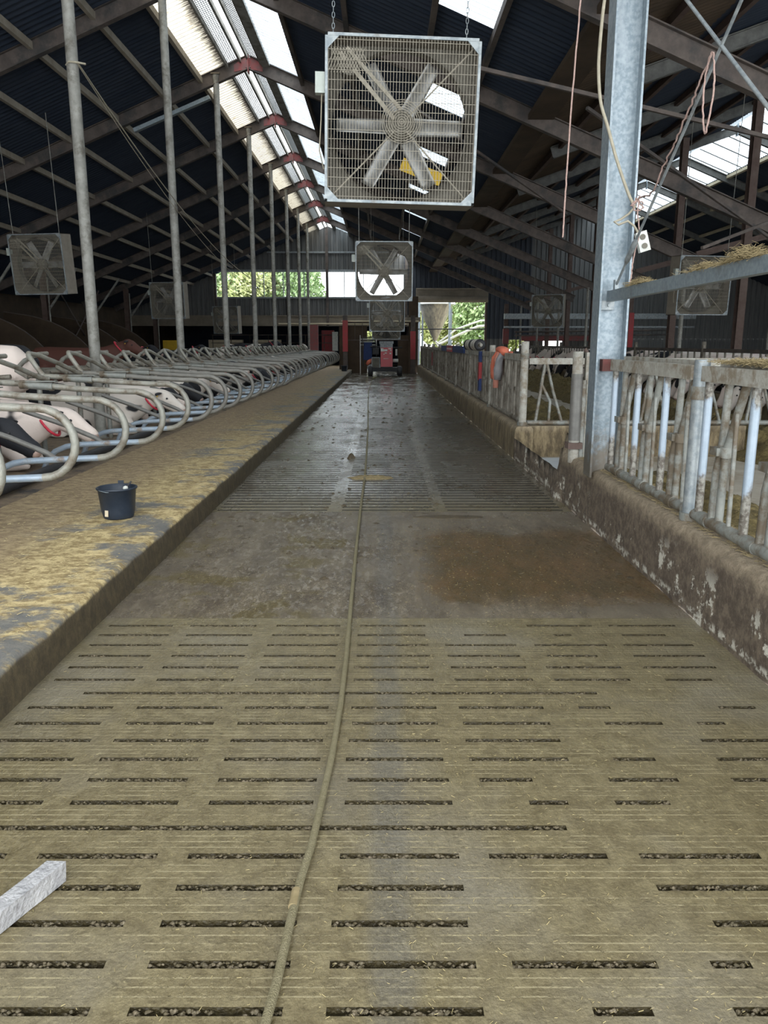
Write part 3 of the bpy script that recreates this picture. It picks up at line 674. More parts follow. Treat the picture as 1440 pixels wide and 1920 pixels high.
for a, b in ((6.43, 7.9), (8.9, 10.1), (11.3, 14.9), (15.6, 24.5)): corr(bw, a, b, YW, 0, lambda x: 1.85)
struct(bw, 'wall_back', M['wallsheet'], 'corrugated gable wall at the far end')
for k, (a, b) in enumerate([(7.9, 8.9), (10.1, 11.3), (14.9, 15.6)]):
    mb = MB(); mb.box(((a+b)/2, YW, .6), (b-a, .08, 1.2)); mb.add([(a, YW, 1.2), (b, YW, 1.2), (b, YW, 1.85), (a, YW, 1.85)], [(0, 1, 2, 3)])
    pass
mb = MB()
for (a, b) in [(7.9, 8.9), (10.1, 11.3), (14.9, 15.6)]: mb.box(((a+b)/2, YW, .55), (b-a, .06, 1.1)); mb.box(((a+b)/2, YW, 1.82), (b-a, .06, .06))
struct(mb, 'wall_back', M['wallsheet'], 'wall pieces under the small right windows')
wg = MB(); wg.add([(-10.4, YW+.02, 4.4), (1.3, YW+.02, 4.4), (1.3, YW+.02, 5.9), (-10.4, YW+.02, 5.9)], [(0, 1, 2, 3)]); 
wt = struct(wg, 'window_1', M['glass'], 'long band of window sheets in the far gable')
wf = MB(); wf.box((-4.55, YW-.03, 4.36), (11.9, .16, .09)); wf.box((-4.55, YW-.03, 5.96), (11.9, .14, .14))
for x in (-10.4, -9.75, -7.4, -6.2, -4.9, -2.4, -1.2, .2, 1.3): wf.box((x, YW, 5.15), (.05, .05, 1.5))
struct(wf, 'trim_2', M['galv'], 'frame of the long gable window')
gb = MB()
gb.box((-7, YW-.1, 2.95), (17.8, .2, .62)); gb.box((-7, YW-.22, 3.25), (17.8, .12, .08)); one(gb, 'gable_beam', M['concretebeam'], 'thick brown dusty beam across the far gable above the opening', 'beam')
gb = MB(); gb.tube([(-6.5, YW-.45, 2.76), (2.0, YW-.45, 2.76)], .05); [gb.box((x_, YW-.3, 2.76), (.05, .35, .05)) for x_ in (-6.2, -4, -2, 0, 1.7)]; one(gb, 'gable_pipe', M['cream'], 'pale horizontal pipe below the far gable beam', 'pipe')
for i, x in enumerate((-10.4, -5.9, -3.45, 1.45)):
    mb = MB(); mb.box((0, 0, 0), (.16, .2, zroof(x)-.1-2.6)); tag(mb.build('gable_post', M['rafter'], None, (x, YW-.2, (zroof(x)-.1+2.6)/2)), ORD[i]+' brown vertical post on the far gable counted from the left', 'post', 'posts on the far gable') if i else tag(mb.build('gable_post', M['rafter'], None, (x, YW-.2, (zroof(x)-.1+2.6)/2)), 'leftmost brown vertical post on the far gable', 'post', 'posts on the far gable')
mb = MB(); mb.box((-3.4, YW-.1, 7.05), (7.5, .1, .1)); one(mb, 'gable_rail', M['galv'], 'thin horizontal rail high on the far gable below the ridge', 'rail')
# side walls
lw = MB(); corr2 = MB()
lw.grid(lambda u, v: (-15.8, -3+65*u, 3.72*v), 2, 1, False); struct(lw, 'wall_left', M['brownboard'], 'dark left side wall')
rw = MB(); rw.grid(lambda u, v: (24.5, -3+65*u, 5.0*v), 2, 1, False); struct(rw, 'wall_right_outer', M['brownboard'], 'dark outer wall far right')
# back room beyond the gable
br = MB()
br.add([(-15.8, 62, 0), (-1.5, 62, 0), (-1.5, 62, 3.3), (-15.8, 62, 3.3)], [(0, 1, 2, 3)])
br.add([(-.65, 62, 0), (2.15, 62, 0), (2.15, 62, 3.3), (-.65, 62, 3.3)], [(0, 1, 2, 3)])
br.add([(-1.5, 62, 0), (-.65, 62, 0), (-.65, 62, 1.7), (-1.5, 62, 1.7)], [(0, 1, 2, 3)])
br.add([(-1.5, 62, 2.5), (-.65, 62, 2.5), (-.65, 62, 3.3), (-1.5, 62, 3.3)], [(0, 1, 2, 3)])
br.add([(-15.8, 50.1, 3.3), (2.15, 50.1, 3.3), (2.15, 62, 3.3), (-15.8, 62, 3.3)], [(0, 1, 2, 3)])
br.add([(2.15, 50, 0), (2.15, 62, 0), (2.15, 62, 3.3), (2.15, 50, 3.3)], [(0, 1, 2, 3)])
struct(br, 'wall_back_room', M['clad'], 'dark room behind the far opening')
# dark grating above the passage, brown panels either side of the machine
mb = MB(); mb.box((-1.6, 42.6, 1.25), (1.5, .12, 2.5)); struct(mb, 'wall_end_left', M['brownboard'], 'brown board beside the machine')
mb = MB(); mb.box((1.25, 42.6, 1.0), (.9, .12, 2.0)); mb.box((1.62, 42.5, 2.0), (.5, .2, 4.0)); struct(mb, 'wall_end_right', M['brownboard'], 'dark board right of the machine')
mb = MB()
for i in range(10): mb.box((-1.9+i*.4, 42.55, 2.2), (.025, .03, .9))
mb.box((-.1, 42.55, 1.75), (4, .04, .05)); mb.box((-.1, 42.55, 2.65), (4, .06, .06)); one(mb, 'bar_grating', M['rafter'], 'barred grating above the passage behind the red machine', 'grating')
mb = MB(); mb.box((-.1, 42.4, 2.82), (4.2, .15, .22)); one(mb, 'passage_beam', M['concretebeam'], 'brown beam over the alley end between the red posts', 'beam')
mb = MB(); mb.tube([(-2.2, 42.25, 2.72), (1.9, 42.25, 2.72)], .045); one(mb, 'passage_pipe', M['cream'], 'pale pipe running between the two red posts', 'pipe')
for i, (x, zt, z0, lab) in enumerate([(-1.98, 2.75, 1.15, 'left red post at the end of the alley'), (1.58, 2.2, .75, 'right red post at the end of the alley beside the machine')]):
    t = thing('red_post', lab, 'post', (x, 41.7, 0)); mb = MB(); mb.box((0, 0, z0+(zt-z0)/2), (.27, .2, zt-z0)); mb.build('red_guard', M['brightred'], t)
    mb = MB(); mb.box((0, .02, 1.5), (.24, .14, 3.0)); mb.build('shaft', M['rafter'], t)
for i, (x, y, z0, zt, w_, lab) in enumerate([(7.15, 46.2, 1.55, 2.4, .34, 'red sign board on a brown post right of the doorway'), (11.8, 38, 1.0, 3.0, .3, 'bright red post far behind the right hand fan')]):
    t = thing('red_post', lab, 'post', (x, y, 0)); mb = MB(); mb.box((0, 0, (z0+zt)/2), (w_, .2, zt-z0)); mb.build('red_guard', M['redpaint'] if i == 0 else M['brightred'], t); mb = MB(); mb.box((0, .05, 1.9), (w_*.7, .14, 3.8)); mb.build('shaft', M['rust'], t)
# doorway right of the alley end with rolled curtain
mb = MB(); mb.box((4.3, YW-.1, 4.5), (4.5, .25, .85)); mb.tube([(2.1, YW-.35, 4.25), (6.5, YW-.35, 4.25)], .2); mb.tube([(2.1, YW-.35, 4.85), (6.5, YW-.35, 4.85)], .06)
one(mb, 'door_curtain', M['concretebeam'], 'rolled up dusty curtain above the bright doorway', 'curtain')
mb = MB(); mb.tube([(2.12, YW-.1, 2.45), (6.48, YW-.1, 2.45)], .035); one(mb, 'door_rail', M['black'], 'dark rail crossing the bright doorway', 'rail')
mb = MB(); mb.box((2.15, YW, 2.0), (.12, .2, 4.1)); mb.box((6.45, YW, 2.0), (.12, .2, 4.1)); struct(mb, 'door_1', M['rust'], 'jambs of the bright doorway')

# ------------------------------------------------------------------ outside
mb = MB(); slab(mb, -90, 120, 62.5, 160, -.05); slab(mb, 2.2, 24.5, 62, 62.5, -.05); struct(mb, 'floor', M['grass'], 'grass outside behind the barn')
def tree_mesh(h, r, n, seed):
    random.seed(seed); mb = MB()
    for _ in range(n):
        while True:
            p = Vector((random.uniform(-1, 1), random.uniform(-1, 1), random.uniform(-1, 1)))
            if p.length < 1 and p.length > .45: break
        c_ = Vector((p.x*r, p.y*r, h*.56+p.z*h*.46))*1.0; c_.x += .25*r*fbm(p, 2); a = Vector((random.gauss(0, 1), random.gauss(0, 1), random.gauss(0, 1))).normalized(); b2 = a.orthogonal().normalized(); c2 = a.cross(b2); s_ = random.uniform(.14, .27)
        mb.add([c_-b2*s_, c_+c2*s_*.5, c_+b2*s_, c_-c2*s_*.5], [(0, 1, 2, 3)])
    return mb
tm = [tree_mesh(10, 3.4, 9500, 3).mesh('crown', M['leaf']), tree_mesh(9, 3.2, 9500, 4).mesh('crown', M['leafy'])]
tk = MB(); tk.tube([(0, 0, 0), (.05, 0, 2), (0, .1, 5)], [.2, .15, .06], 8); tkm = tk.mesh('trunk', M['trunk'])
TREES = [(-15.5, 77, 0, 'leftmost green tree outside the gable window'), (-12.5, 76, 1, 'yellow green tree behind the left part of the gable window'), (-8.8, 77, 0, 'green tree just left of the window posts'), (-1.2, 84, 1, 'small pale tree showing low in the window middle'), (9.2, 72, 0, 'green tree outside the doorway right of the silo'), (12.5, 75, 1, 'yellow green tree at the right edge of the doorway'), (6.2, 78, 1, 'tree partly hidden behind the silo')]
for x, y, k, lab in TREES:
    t = thing('tree', lab, 'tree', (x, y, -.05), (0, 0, random.uniform(0, 6)), 'trees outside the far gable'); k2 = .5 if 'small' in lab and y > 80 else 1.0
    t.scale = (k2, k2, k2)
    for nm, me in (('crown', tm[k]), ('trunk', tkm)):
        o = bpy.data.objects.new(nm, me); C.objects.link(o); o.parent = t
random.seed(11)
t = thing('feed_silo', 'steel feed silo with conical hopper on legs outside the doorway', 'silo', (3.75, 57, 0))
mb = MB(); mb.lathe([(.12, 1.75), (1.28, 4.3)], 20); mb.build('hopper', M['hopper'], t)
mb = MB(); mb.lathe([(1.35, 4.3), (1.35, 8.5), (.3, 9.3), (0, 9.3)], 28); mb.build('drum', M['galv'], t)
mb = MB(); mb.lathe([(1.4, 4.25), (1.45, 4.3), (1.4, 4.4)], 28); mb.build('ring', M['white'], t)
for a in (.6, 2.2, 3.75, 5.4):
    mb = MB(); mb.beam((1.45*math.cos(a), 1.45*math.sin(a), 0), (1.45*math.cos(a), 1.45*math.sin(a), 4.4), .14, .14); mb.build('leg', M['galv_clean'], t)
mb = MB(); mb.tube([(0, 0, 1.75), (.3, 0, 1.5), (1.5, 0, 2.1), (3.0, -.5, 2.75), (5, -1, 2.9)], .08); mb.build('auger_pipe', M['white'], t)
mb = MB(); mb.tube([(.1, .3, 1.5), (1.6, .2, 2.6), (3.2, -.3, 3.15), (5, -.8, 3.2)], .06); mb.build('auger_pipe', M['white'], t)

# ------------------------------------------------------------------ cubicle dividers on the left
DS = 1.15; D0 = 5.73; XE = -2.29; ND = 32
def loop_pts(xe, zt=1.12, zb=.60, r=.25, xj=-4.0):
    zc = (zt+zb)/2; r = (zt-zb)/2
    p = [(xj-.15, 0, zt+.10), (xj+.4, 0, zt+.075), (xe-.9, 0, zt+.03), (xe-r-.12, 0, zt+.002)]
    p += arc((xe-r, 0, zc), r, PI/2, -PI/2, 12)
    p += [(xe-r-.25, 0, zb-.01), (xe-r-.65, 0, zb-.03)]
    q = (xe-r-.65, 0, zb-.03)
    p += [(q[0]-.12*1.0, 0, q[2]-.02), (q[0]-.24, 0, q[2]-.07), (q[0]-.33, 0, q[2]-.16), (q[0]-.38, 0, q[2]-.27), (q[0]-.40, 0, .2)]
    return p
def fine(p, k=1): return p
t0 = thing('cubicle_divider', '', 'cubicle divider', (0, 0, 0), group='cubicle divider loops along the left platform')
mb = MB(); P_ = loop_pts(XE); mb.tube(P_[:17], .031, 12); top_loop = mb.build('loop_pipe', M['dividers'], t0)
mb = MB(); mb.tube(P_[14:], .029, 12); mb.build('lower_pipe', M['bluepipe'], t0)['label'] = 'bluish lower pipe bending down to the bed'
mb = MB(); mb.tube([(-3.72, 0, 1.19), (-3.42, 0, 1.17)], .040, 12)
mb.box((-3.57, 0, 1.225), (.42, .07, .01)); mb.tube([(-3.74, 0, 1.19), (-3.70, 0, 1.19)], .046, 12); mb.tube([(-3.44, 0, 1.17), (-3.40, 0, 1.17)], .046, 12)
mb.build('clamp', M['dirtypipe'], t0)
mb = MB(); mb.tube([(-3.96, 0, 1.19), (-4.06, .0, 1.33), (-4.14, .01, 1.45), (-4.16, .06, 1.475)], .030, 10); mb.tube([(-4.16, .05, 1.475), (-4.12, .22, 1.455), (-4.05, DS*.6, 1.33), (-4.0, DS-.12, 1.22), (-3.93, DS-.02, 1.20)], .028, 10)
mb.build('head_rail', M['dividers'], t0)
mb = MB(); mb.tube([(-4.32, .06, 1.29), (-4.40, .45, 1.38), (-4.44, .95, 1.455), (-4.42, DS, 1.46)], .028, 10); mb.tube([(-4.15, -.02, 1.2), (-4.32, .05, 1.28)], .028, 10)
mb.build('rear_head_rail', M['dividers'], t0)
mb = MB(); mb.tube([(-3.75, .03, .92), (-3.35, .03, .78), (-3.02, .02, .64), (-2.92, .01, .575)], .025, 10); mb.build('dark_strut', M['darkpipe'], t0)['label'] = 'dark curved strut'
mb = MB(); mb.tube([(-4.05, .02, 1.18), (-4.05, .02, .2)], .032, 10); mb.build('upright', M['dirtypipe'], t0)
dv = [(t0, D0-DS)]
t0.location = (0, D0-DS, 0); t0['label'] = 'first galvanised cubicle loop cut by the left edge'
for k in range(ND):
    c_ = copy_tree(t0); c_.location = (random.uniform(-.02, .02), D0+DS*k+random.uniform(-.02, .02), random.uniform(-.012, .012)); c_.rotation_euler.z = random.uniform(-.012, .012)
    c_['label'] = ORD[k]+' fully visible cubicle loop counted from the camera along the left platform'
    if k > 3:
        for ch in c_.children:
            if ch.name.startswith('loop_pipe'):
                ch.data = ch.data if k > 4 else ch.data
                if 'dk' not in M: M['dk'] = mat('grey_divider_pipe', (.15, .145, .13), (.21, .20, .175), 9, .5, .2, .1); dmesh = top_loop.data.copy(); dmesh.materials[0] = M['dk']
                ch.data = dmesh
    dv.append((c_, D0+DS*k))
mb = MB(); mb.tube([(-3.5, 3.5, .29), (-3.5, 41.5, .29)], .055, 12); one(mb, 'brisket_pipe', M['black'], 'black plastic brisket pipe lying along the cubicle beds', 'pipe')
# opposite row: simpler loops seen behind
t1 = thing('rear_cubicle_divider', '', 'cubicle divider', group='cubicle dividers of the row behind')
mb = MB(); mb.tube([(-4.5, 0, 1.2), (-5.2, 0, 1.16), (-6.1, 0, 1.14)]+arc((-6.1, 0, .87), .27, PI/2, PI*1.5, 10)+[(-5.6, 0, .6), (-5.2, 0, .55), (-5.05, 0, .2)], .029, 10); mb.build('loop_pipe', M['dividers'], t1)
t1.location = (0, D0+.3, 0); t1['label'] = 'nearest cubicle divider of the row behind the poles'
for k in range(1, ND-1):
    c_ = copy_tree(t1); c_.location = (0, D0+.3+DS*k, 0); c_['label'] = ORD[k]+' cubicle divider of the row behind the poles'

# ------------------------------------------------------------------ feed fence on the right
def fence_cell(t, y, z0, z1, r=.024, near=True, side=1):
    Y = lambda a: y-a
    mb = MB(); mb.tube([(0, Y(0), z0), (0, Y(0), (z0+z1)/2), (0, Y(0), z1)], r, 10); mb.build('fixed_bar', M['wornbar'] if near else M['oldbar'], t)['label'] = 'worn fixed bar'
    mb = MB(); mb.tube([(0, Y(.19), z0), (0, Y(.20), z0+.3), (0, Y(.25), z0+.48), (0, Y(.27), z1)], r*.9, 10); mb.build('bent_bar', M['dirtypipe'] if near else M['oldbar'], t)
    mb = MB(); mb.tube([(.01, Y(.27), z0), (.01, Y(.28), z0+.42), (.01, Y(.46), z1)], r*.95, 10); mb.build('lock_bar', M['dirtypipe'] if near else M['oldbar'], t)
    mb = MB(); mb.tube([(0, Y(.42), z0), (0, Y(.40), z0+.62), (0, Y(.40), z0+.66)], r*.55, 8); mb.build('thin_rod', M['dirtypipe'] if near else M['oldbar'], t)
    mb = MB(); mb.tube([(.01, Y(.28), z0+.40), (.01, Y(.285), z0+.46)], r*1.5, 10); mb.box((-.02, Y(.235), z0+.43), (.05, .1, .045)); mb.build('collar', M['dirtypipe'] if near else M['oldbar'], t)
M['oldbar'] = mat('brown_grey_old_bars', (.14, .125, .10), (.23, .21, .175), 8, .7, .1, .1, third=(.08, .065, .045), tscale=3)
M['oldrail'] = mat('dung_dried_rail', (.27, .255, .215), (.38, .37, .33), 14, .75, 0, .3, third=(.20, .165, .12), tscale=6, tlo=.48, thi=.6)
def panel(y0, y1, label, x=1.95, z0=.56, z1=1.40, near=True, cells=True):
    t = thing('feed_fence_panel', label, 'feed fence', (x, 0, 0), group='feed fence panels along the alley')
    rl = M['oldrail']
    mb = MB(); mb.beam((0, y0, z1+.02), (0, y1, z1+.02), .07, .09); mb.build('top_rail', rl, t)
    if near: mb = MB(); mb.beam((.11, y0, z1+.05), (.11, y1, z1+.05), .07, .08); mb.build('rear_rail', rl, t)
    mb = MB(); mb.tube([(0, y0, z0-.005), (0, y1, z0-.005)], .036, 12)
    y = y0+.2
    while y < y1-.1: mb.tube([(0, y, z0-.005), (0, y+.12, z0-.005)], .041, 12); y += .6
    mb.build('bottom_rail', M['dirtypipe'] if near else M['oldbar'], t)
    y = y1-.05
    while y > y0+.45: fence_cell(t, y, z0, z1-.02, near=near, r=.025 if near else .03); y -= .6
    return t
def fpost(x, y, z0, z1, r, label, m, cap=True):
    t = thing('fence_post', label, 'post', (x, y, z0)); mb = MB(); mb.tube([(0, 0, 0), (0, 0, z1-z0)], r, 18); mb.build('shaft', m, t)
    mb = MB(); mb.tube([(0, 0, z1-z0-.24), (0, 0, z1-z0-.16)], r*1.18, 18); mb.build('collar', M['dirtypipe'], t)
    mb = MB(); mb.tube([(0, 0, 0), (0, 0, .05)], r*1.35, 18); mb.build('base_sleeve', M['dirtypipe'], t); return t
panel(4.88, 6.62, 'near feed fence panel between the galvanised column and the round post')
panel(1.9, 4.72, 'nearest feed fence panel cut by the right edge')
fpost(1.95, 4.80, .5, 1.50, .047, 'round galvanised post joining the two near feed fence panels', M['galv'])
fy = [10.95, 14.2, 17.5, 20.8, 24.1, 27.4, 30.7, 34.0, 37.3, 41.2]
for i in range(9):
    t = panel(fy[i]+.1, fy[i+1]-.1, ORD[i]+' old feed fence panel beyond the gateway counted from it', near=False, x=1.97, z0=.52, z1=1.38)
    fpost(1.97, fy[i], .46, 1.56 if i else 1.62, .055, (ORD[i]+' round post of the old feed fence counted from the gateway') if i else 'round grey post with hinge beside the gateway', M['oldrail'])
# cross fence over the gateway wall
t = thing('cross_feed_fence', 'feed fence standing on the low wall across the feed passage', 'feed fence', (2.05, 11.05, .45))
mb = MB(); mb.beam((0, 0, .9), (3.9, 0, .9), .07, .085, ); mb.build('top_rail', M['oldrail'], t)
mb = MB(); mb.tube([(0, 0, .04), (3.9, 0, .04)], .035, 10); mb.build('bottom_rail', M['dirtypipe'], t)
for k in range(5):
    x = .25+.75*k
    for nm, pts, r in (('fixed_bar', [(x-.13, 0, .04), (x-.02, 0, .88)], .024), ('lock_bar', [(x+.25, 0, .04), (x+.1, 0, .5), (x, 0, .88)], .022), ('bent_bar', [(x+.06, 0, .04), (x+.07, 0, .34), (x-.07, 0, .6)], .022), ('bar', [(x+.52, 0, .04), (x+.56, 0, .88)], .022)):
        mb = MB(); mb.tube(pts, r, 8); mb.build(nm, M['dirtypipe'], t)
mb = MB(); mb.tube([(0, 0, 0), (.14, .1, .9), (-.05, .14, 1.22)], .028, 8); one(mb, 'leaning_pipe', M['rust'], 'rusty pipe leaning behind the gateway fence', 'pipe', loc=(2.95, 11.2, .3))
# posts beside the galvanised column
t = thing('gate_post', 'round post with dark sleeve standing left of the galvanised column', 'post', (1.87, 7.55, .45))
mb = MB(); mb.tube([(0, 0, 0), (0, 0, 1.07)], .05, 16); mb.build('shaft', M['oldrail'], t); mb = MB(); mb.tube([(0, 0, .22), (0, 0, .86)], .055, 16); mb.build('sleeve', M['darkpipe'], t); mb = MB(); mb.box((0, -.0, .17), (.14, .14, .06)); mb.build('bracket', M['rust'], t)
t = thing('gate_post', 'slim square gate post squeezed between sleeve post and galvanised column', 'post', (1.99, 7.6, .45))
mb = MB(); mb.box((0, 0, .53), (.07, .07, 1.06)); mb.build('shaft', M['oldrail'], t); mb = MB(); mb.tube([(-.05, -.04, 0), (-.05, -.04, .8)], .03, 10); mb.build('hinge_bar', M['dirtypipe'], t)

# big galvanised H column
def mat_col():
    m, nt, b, v, s = base_mat('galvanised_column_with_dirty_foot'); L = nt.links
    n1 = noi(nt, v, 30, 4, .6); n2 = noi(nt, v, 8, 7, .75); n3 = noi(nt, v, 2.5, 5, .7, (1, 1, .4))
    c_ = mixc(nt, stepr(nt, n1, .35, .65), (.18, .225, .255), (.28, .325, .355)); c_ = mixc(nt, mth(nt, 'MULTIPLY', stepr(nt, n3, .52, .62), .5), c_, (.36, .40, .43))
    d = stepr(nt, mth(nt, 'ADD', s['Z'], mth(nt, 'MULTIPLY', n2, 1.5)), 1.25, .85)
    L.new(mixc(nt, mth(nt, 'MULTIPLY', d, .85), c_, (.15, .12, .085)), b.inputs['Base Color']); b.inputs['Roughness'].default_value = .45; b.inputs['Metallic'].default_value = .4
    return m
M['colm'] = mat_col()
t = thing('steel_column', 'tall bright galvanised H column standing at the end of the near low wall', 'column', (1.93, 6.78, .45))
mb = MB(); mb.box((0, 0, 2.9), (.215, .014, 5.8)); mb.build('web', M['colm'], t)
for sx_ in (-1, 1):
    mb = MB(); mb.box((sx_*.116, 0, 2.9), (.017, .22, 5.8)); mb.build('flange', M['colm'], t)
mb = MB(); mb.box((-.04, -.035, 1.46), (.11, .05, .075)); mb.tube([(-.03, -.065, 1.46), (-.03, -.075, 1.46)], .015, 8); mb.build('cleat', M['galv'], t)
mb = MB(); mb.box((-.02, -.05, .965), (.09, .1, .1)); mb.build('rail_bracket', M['rustred'], t)
# upper rail above the near fence
t = thing('upper_rail', 'galvanised box rail running above the near feed fence with hay on it', 'rail', (1.9, 0, 1.98))
mb = MB(); mb.box((0, 4.0, 0), (.06, 5.4, .085)); mb.build('rail', M['galv_clean'], t)
def tuft(x, y, z, sx_, sy, h, n, seed):
    random.seed(seed); mb = MB()
    for _ in range(n):
        px, py = random.gauss(0, 1)*sx_*.5, random.gauss(0, 1)*sy*.5; zz = abs(random.gauss(0, 1))*h*.5*max(.1, 1-(py/sy)**2)
        a = random.uniform(0, 2*PI); l = random.uniform(.015, .05); d = Vector((math.cos(a), math.sin(a), random.uniform(-.5, .6)))*l; c_ = Vector((x+px, y+py, z+zz))
        q = Vector((0, 0, 1)).cross(d).normalized()*.0013; u = Vector((0, 0, .002))
        mb.add([c_-d-q, c_-d+q, c_-d+u, c_+d-q, c_+d+q, c_+d+u], [(0, 1, 2), (3, 5, 4), (0, 3, 4, 1), (1, 4, 5, 2), (2, 5, 3, 0)])
    return mb
one(tuft(1.9, 4.25, 2.025, .05, .24, .055, 900, 1), 'hay_tuft', M['hay'], 'larger hay tuft lying on the middle of the upper rail', 'hay', kind='stuff')
one(tuft(1.9, 4.75, 2.025, .045, .22, .025, 350, 2), 'hay_tuft', M['hay'], 'thin hay tuft on the upper rail left of the larger tuft', 'hay', kind='stuff')
one(tuft(1.9, 5.95, 2.025, .045, .25, .035, 400, 3), 'hay_tuft', M['hay'], 'hay tuft on the upper rail beside the galvanised column', 'hay', kind='stuff')
one(tuft(2.0, 4.1, 1.49, .08, .5, .02, 900, 4), 'hay_tuft', M['hay'], 'dry hay strewn on the top rail of the nearest fence panel', 'hay', kind='stuff')
random.seed(5)
def g_wall(): return (random.uniform(1.90, 2.14), 1.5+random.random()*6, .51)
one(bits(2600, g_wall, (.015, .06), (.001, .002)), 'hay_litter', M['hay'], 'hay litter strewn along the top of the near low wall', 'hay', kind='stuff')
# bracing rods
t = thing('brace_rod', 'galvanised tension rod rising right from the column foot with turnbuckle', 'rod', (0, 0, 0))
a = Vector((1.93, 6.66, 2.06)); b = Vector((1.93, 4.0, 3.84)); mb = MB(); mb.tube([a, b], .010, 8); mb.build('rod', M['galv'], t)
mb = MB(); d = (b-a).normalized(); mb.tube([a+d*.28, a+d*.32, a+d*.52, a+d*.56], [.012, .022, .022, .012], 10); mb.build('turnbuckle', M['galv'], t); mb = MB(); mb.box(a, (.03, .05, .1)); mb.build('lug', M['galv'], t)
mb = MB(); mb.tube([(1.93, 6.66, 4.62), (1.93, 3.6, 2.28)], .011, 8); one(mb, 'brace_rod', M['galv'], 'pale tension rod slanting down to the right edge', 'rod')
# ropes and cables around the column
def ropeobj(pts, r, m, name, label, cat, jit=.0, n=None):
    P = [Vector(p) for p in pts]; out = []
    for i in range(len(P)-1):
        p0 = P[max(0, i-1)]; p1 = P[i]; p2 = P[i+1]; p3 = P[min(len(P)-1, i+2)]
        for k in range(8):
            t_ = k/8; q = .5*((2*p1)+(p2-p0)*t_+(2*p0-5*p1+4*p2-p3)*t_*t_+(3*p1-p0-3*p2+p3)*t_**3); out.append(q+Vector((random.uniform(-jit, jit), 0, random.uniform(-jit, jit))))
    out.append(P[-1]); mb = MB(); mb.tube(out, r, 8); return one(mb, name, m, label, cat)
kx = 1.93
ropeobj([(1.96, 6.3, 2.66), (1.96, 6.3, 2.57), (1.98, 6.3, 2.42), (1.95, 6.3, 2.26), (1.94, 6.3, 2.1), (1.93, 6.3, 2.04)], .0055, M['rope_pink'], 'twine', 'pink twine end hanging down beside the socket box', 'twine', .003)
ropeobj([(1.92, 4.98, 3.26), (1.92, 5.05, 3.16), (1.92, 5.05, 2.98), (1.92, 4.99, 2.82), (1.92, 4.94, 2.91), (1.92, 4.91, 3.06), (1.92, 4.96, 3.25)], .0055, M['rope_pink'], 'twine', 'pink twine loop hanging from the crossing of the two rods', 'twine', .003)
ropeobj([(1.92, 4.98, 3.26), (1.92, 5.09, 3.17), (1.92, 5.24, 3.05), (1.92, 5.47, 2.9), (1.92, 5.69, 2.78), (1.92, 5.88, 2.65), (1.98, 6.35, 2.69), (1.93, 6.38, 2.64), (2.0, 6.4, 2.71), (1.95, 6.4, 2.62), (2.03, 6.4, 2.63), (1.97, 6.4, 2.7), (2.03, 6.4, 2.66)], .0055, M['rope_pink'], 'twine', 'pink twine running down from the rod crossing to a tangled knot', 'twine', .008)
ropeobj([(1.72, 6.62, 4.5), (1.71, 6.62, 4.31), (1.69, 6.62, 4.09), (1.68, 6.62, 3.87), (1.68, 6.62, 3.68), (1.71, 6.62, 3.45), (1.78, 6.62, 3.26), (1.85, 6.62, 3.06), (1.92, 6.62, 2.89), (1.98, 6.62, 2.76), (2.03, 6.6, 2.66)], .013, M['rope_tan'], 'cable', 'thick cream cable bending across the galvanised column', 'cable')
t = thing('extension_cable', 'cream cable with double socket box hanging right of the column', 'cable', (0, 0, 0))
mb = MB(); P2 = [(2.0, 6.5, 2.66), (1.95, 6.5, 2.60), (1.89, 6.5, 2.56), (1.84, 6.5, 2.54), (1.87, 6.48, 2.515), (1.94, 6.48, 2.545), (2.0, 6.5, 2.51), (2.04, 6.5, 2.45)]; mb.tube(P2, .009, 8); mb.build('cord', M['rope_tan'], t)
R_ = Euler((0, -.3, 0)).to_matrix(); mb = MB(); mb.box((2.075, 6.5, 2.39), (.085, .05, .155), R_); sb = mb.build('socket_box', M['white'], t)
for dz in (-.035, .035):
    mb = MB(); c_ = Vector((2.075, 6.472, 2.39))+R_ @ Vector((0, 0, dz)); mb.tube([c_, c_+Vector((0, -.006, 0))], .022, 14); mb.build('socket', M['fan_dust'], sb)
ropeobj([(1.37, 6, 4.4), (1.37, 6, 3.92), (1.35, 6, 3.42), (1.335, 6, 2.96), (1.33, 6, 2.6), (1.325, 6, 2.36)], .006, M['rope_pink'], 'dangling_twine', 'thin pinkish cord hanging free from the roof left of the column', 'cord', .002)
# sagging wires on the left tied to the first pole
def catpts(a, b, sag, n=24):
    a = Vector(a); b = Vector(b); return [a.lerp(b, i/n)+Vector((0, 0, -sag*4*(i/n)*(1-i/n))) for i in range(n+1)]
mb = MB(); mb.tube(catpts((-4.1, 11.42, 5.28), (-4.25, 36.5, 4.3), 1.15), .009, 6); mb.tube(catpts((-4.1, 11.42, 5.26), (-4.25, 36.5, 4.25), 1.35), .006, 6)
mb.tube([(-4.28, 11.5, 5.27), (-4.2, 11.4, 5.28), (-4.1, 11.4, 5.27), (-4.02, 11.5, 5.28)], .014, 6)
one(mb, 'sagging_wire', M['rope_tan'], 'pair of sagging cables tied to the nearest grey pole', 'cable')

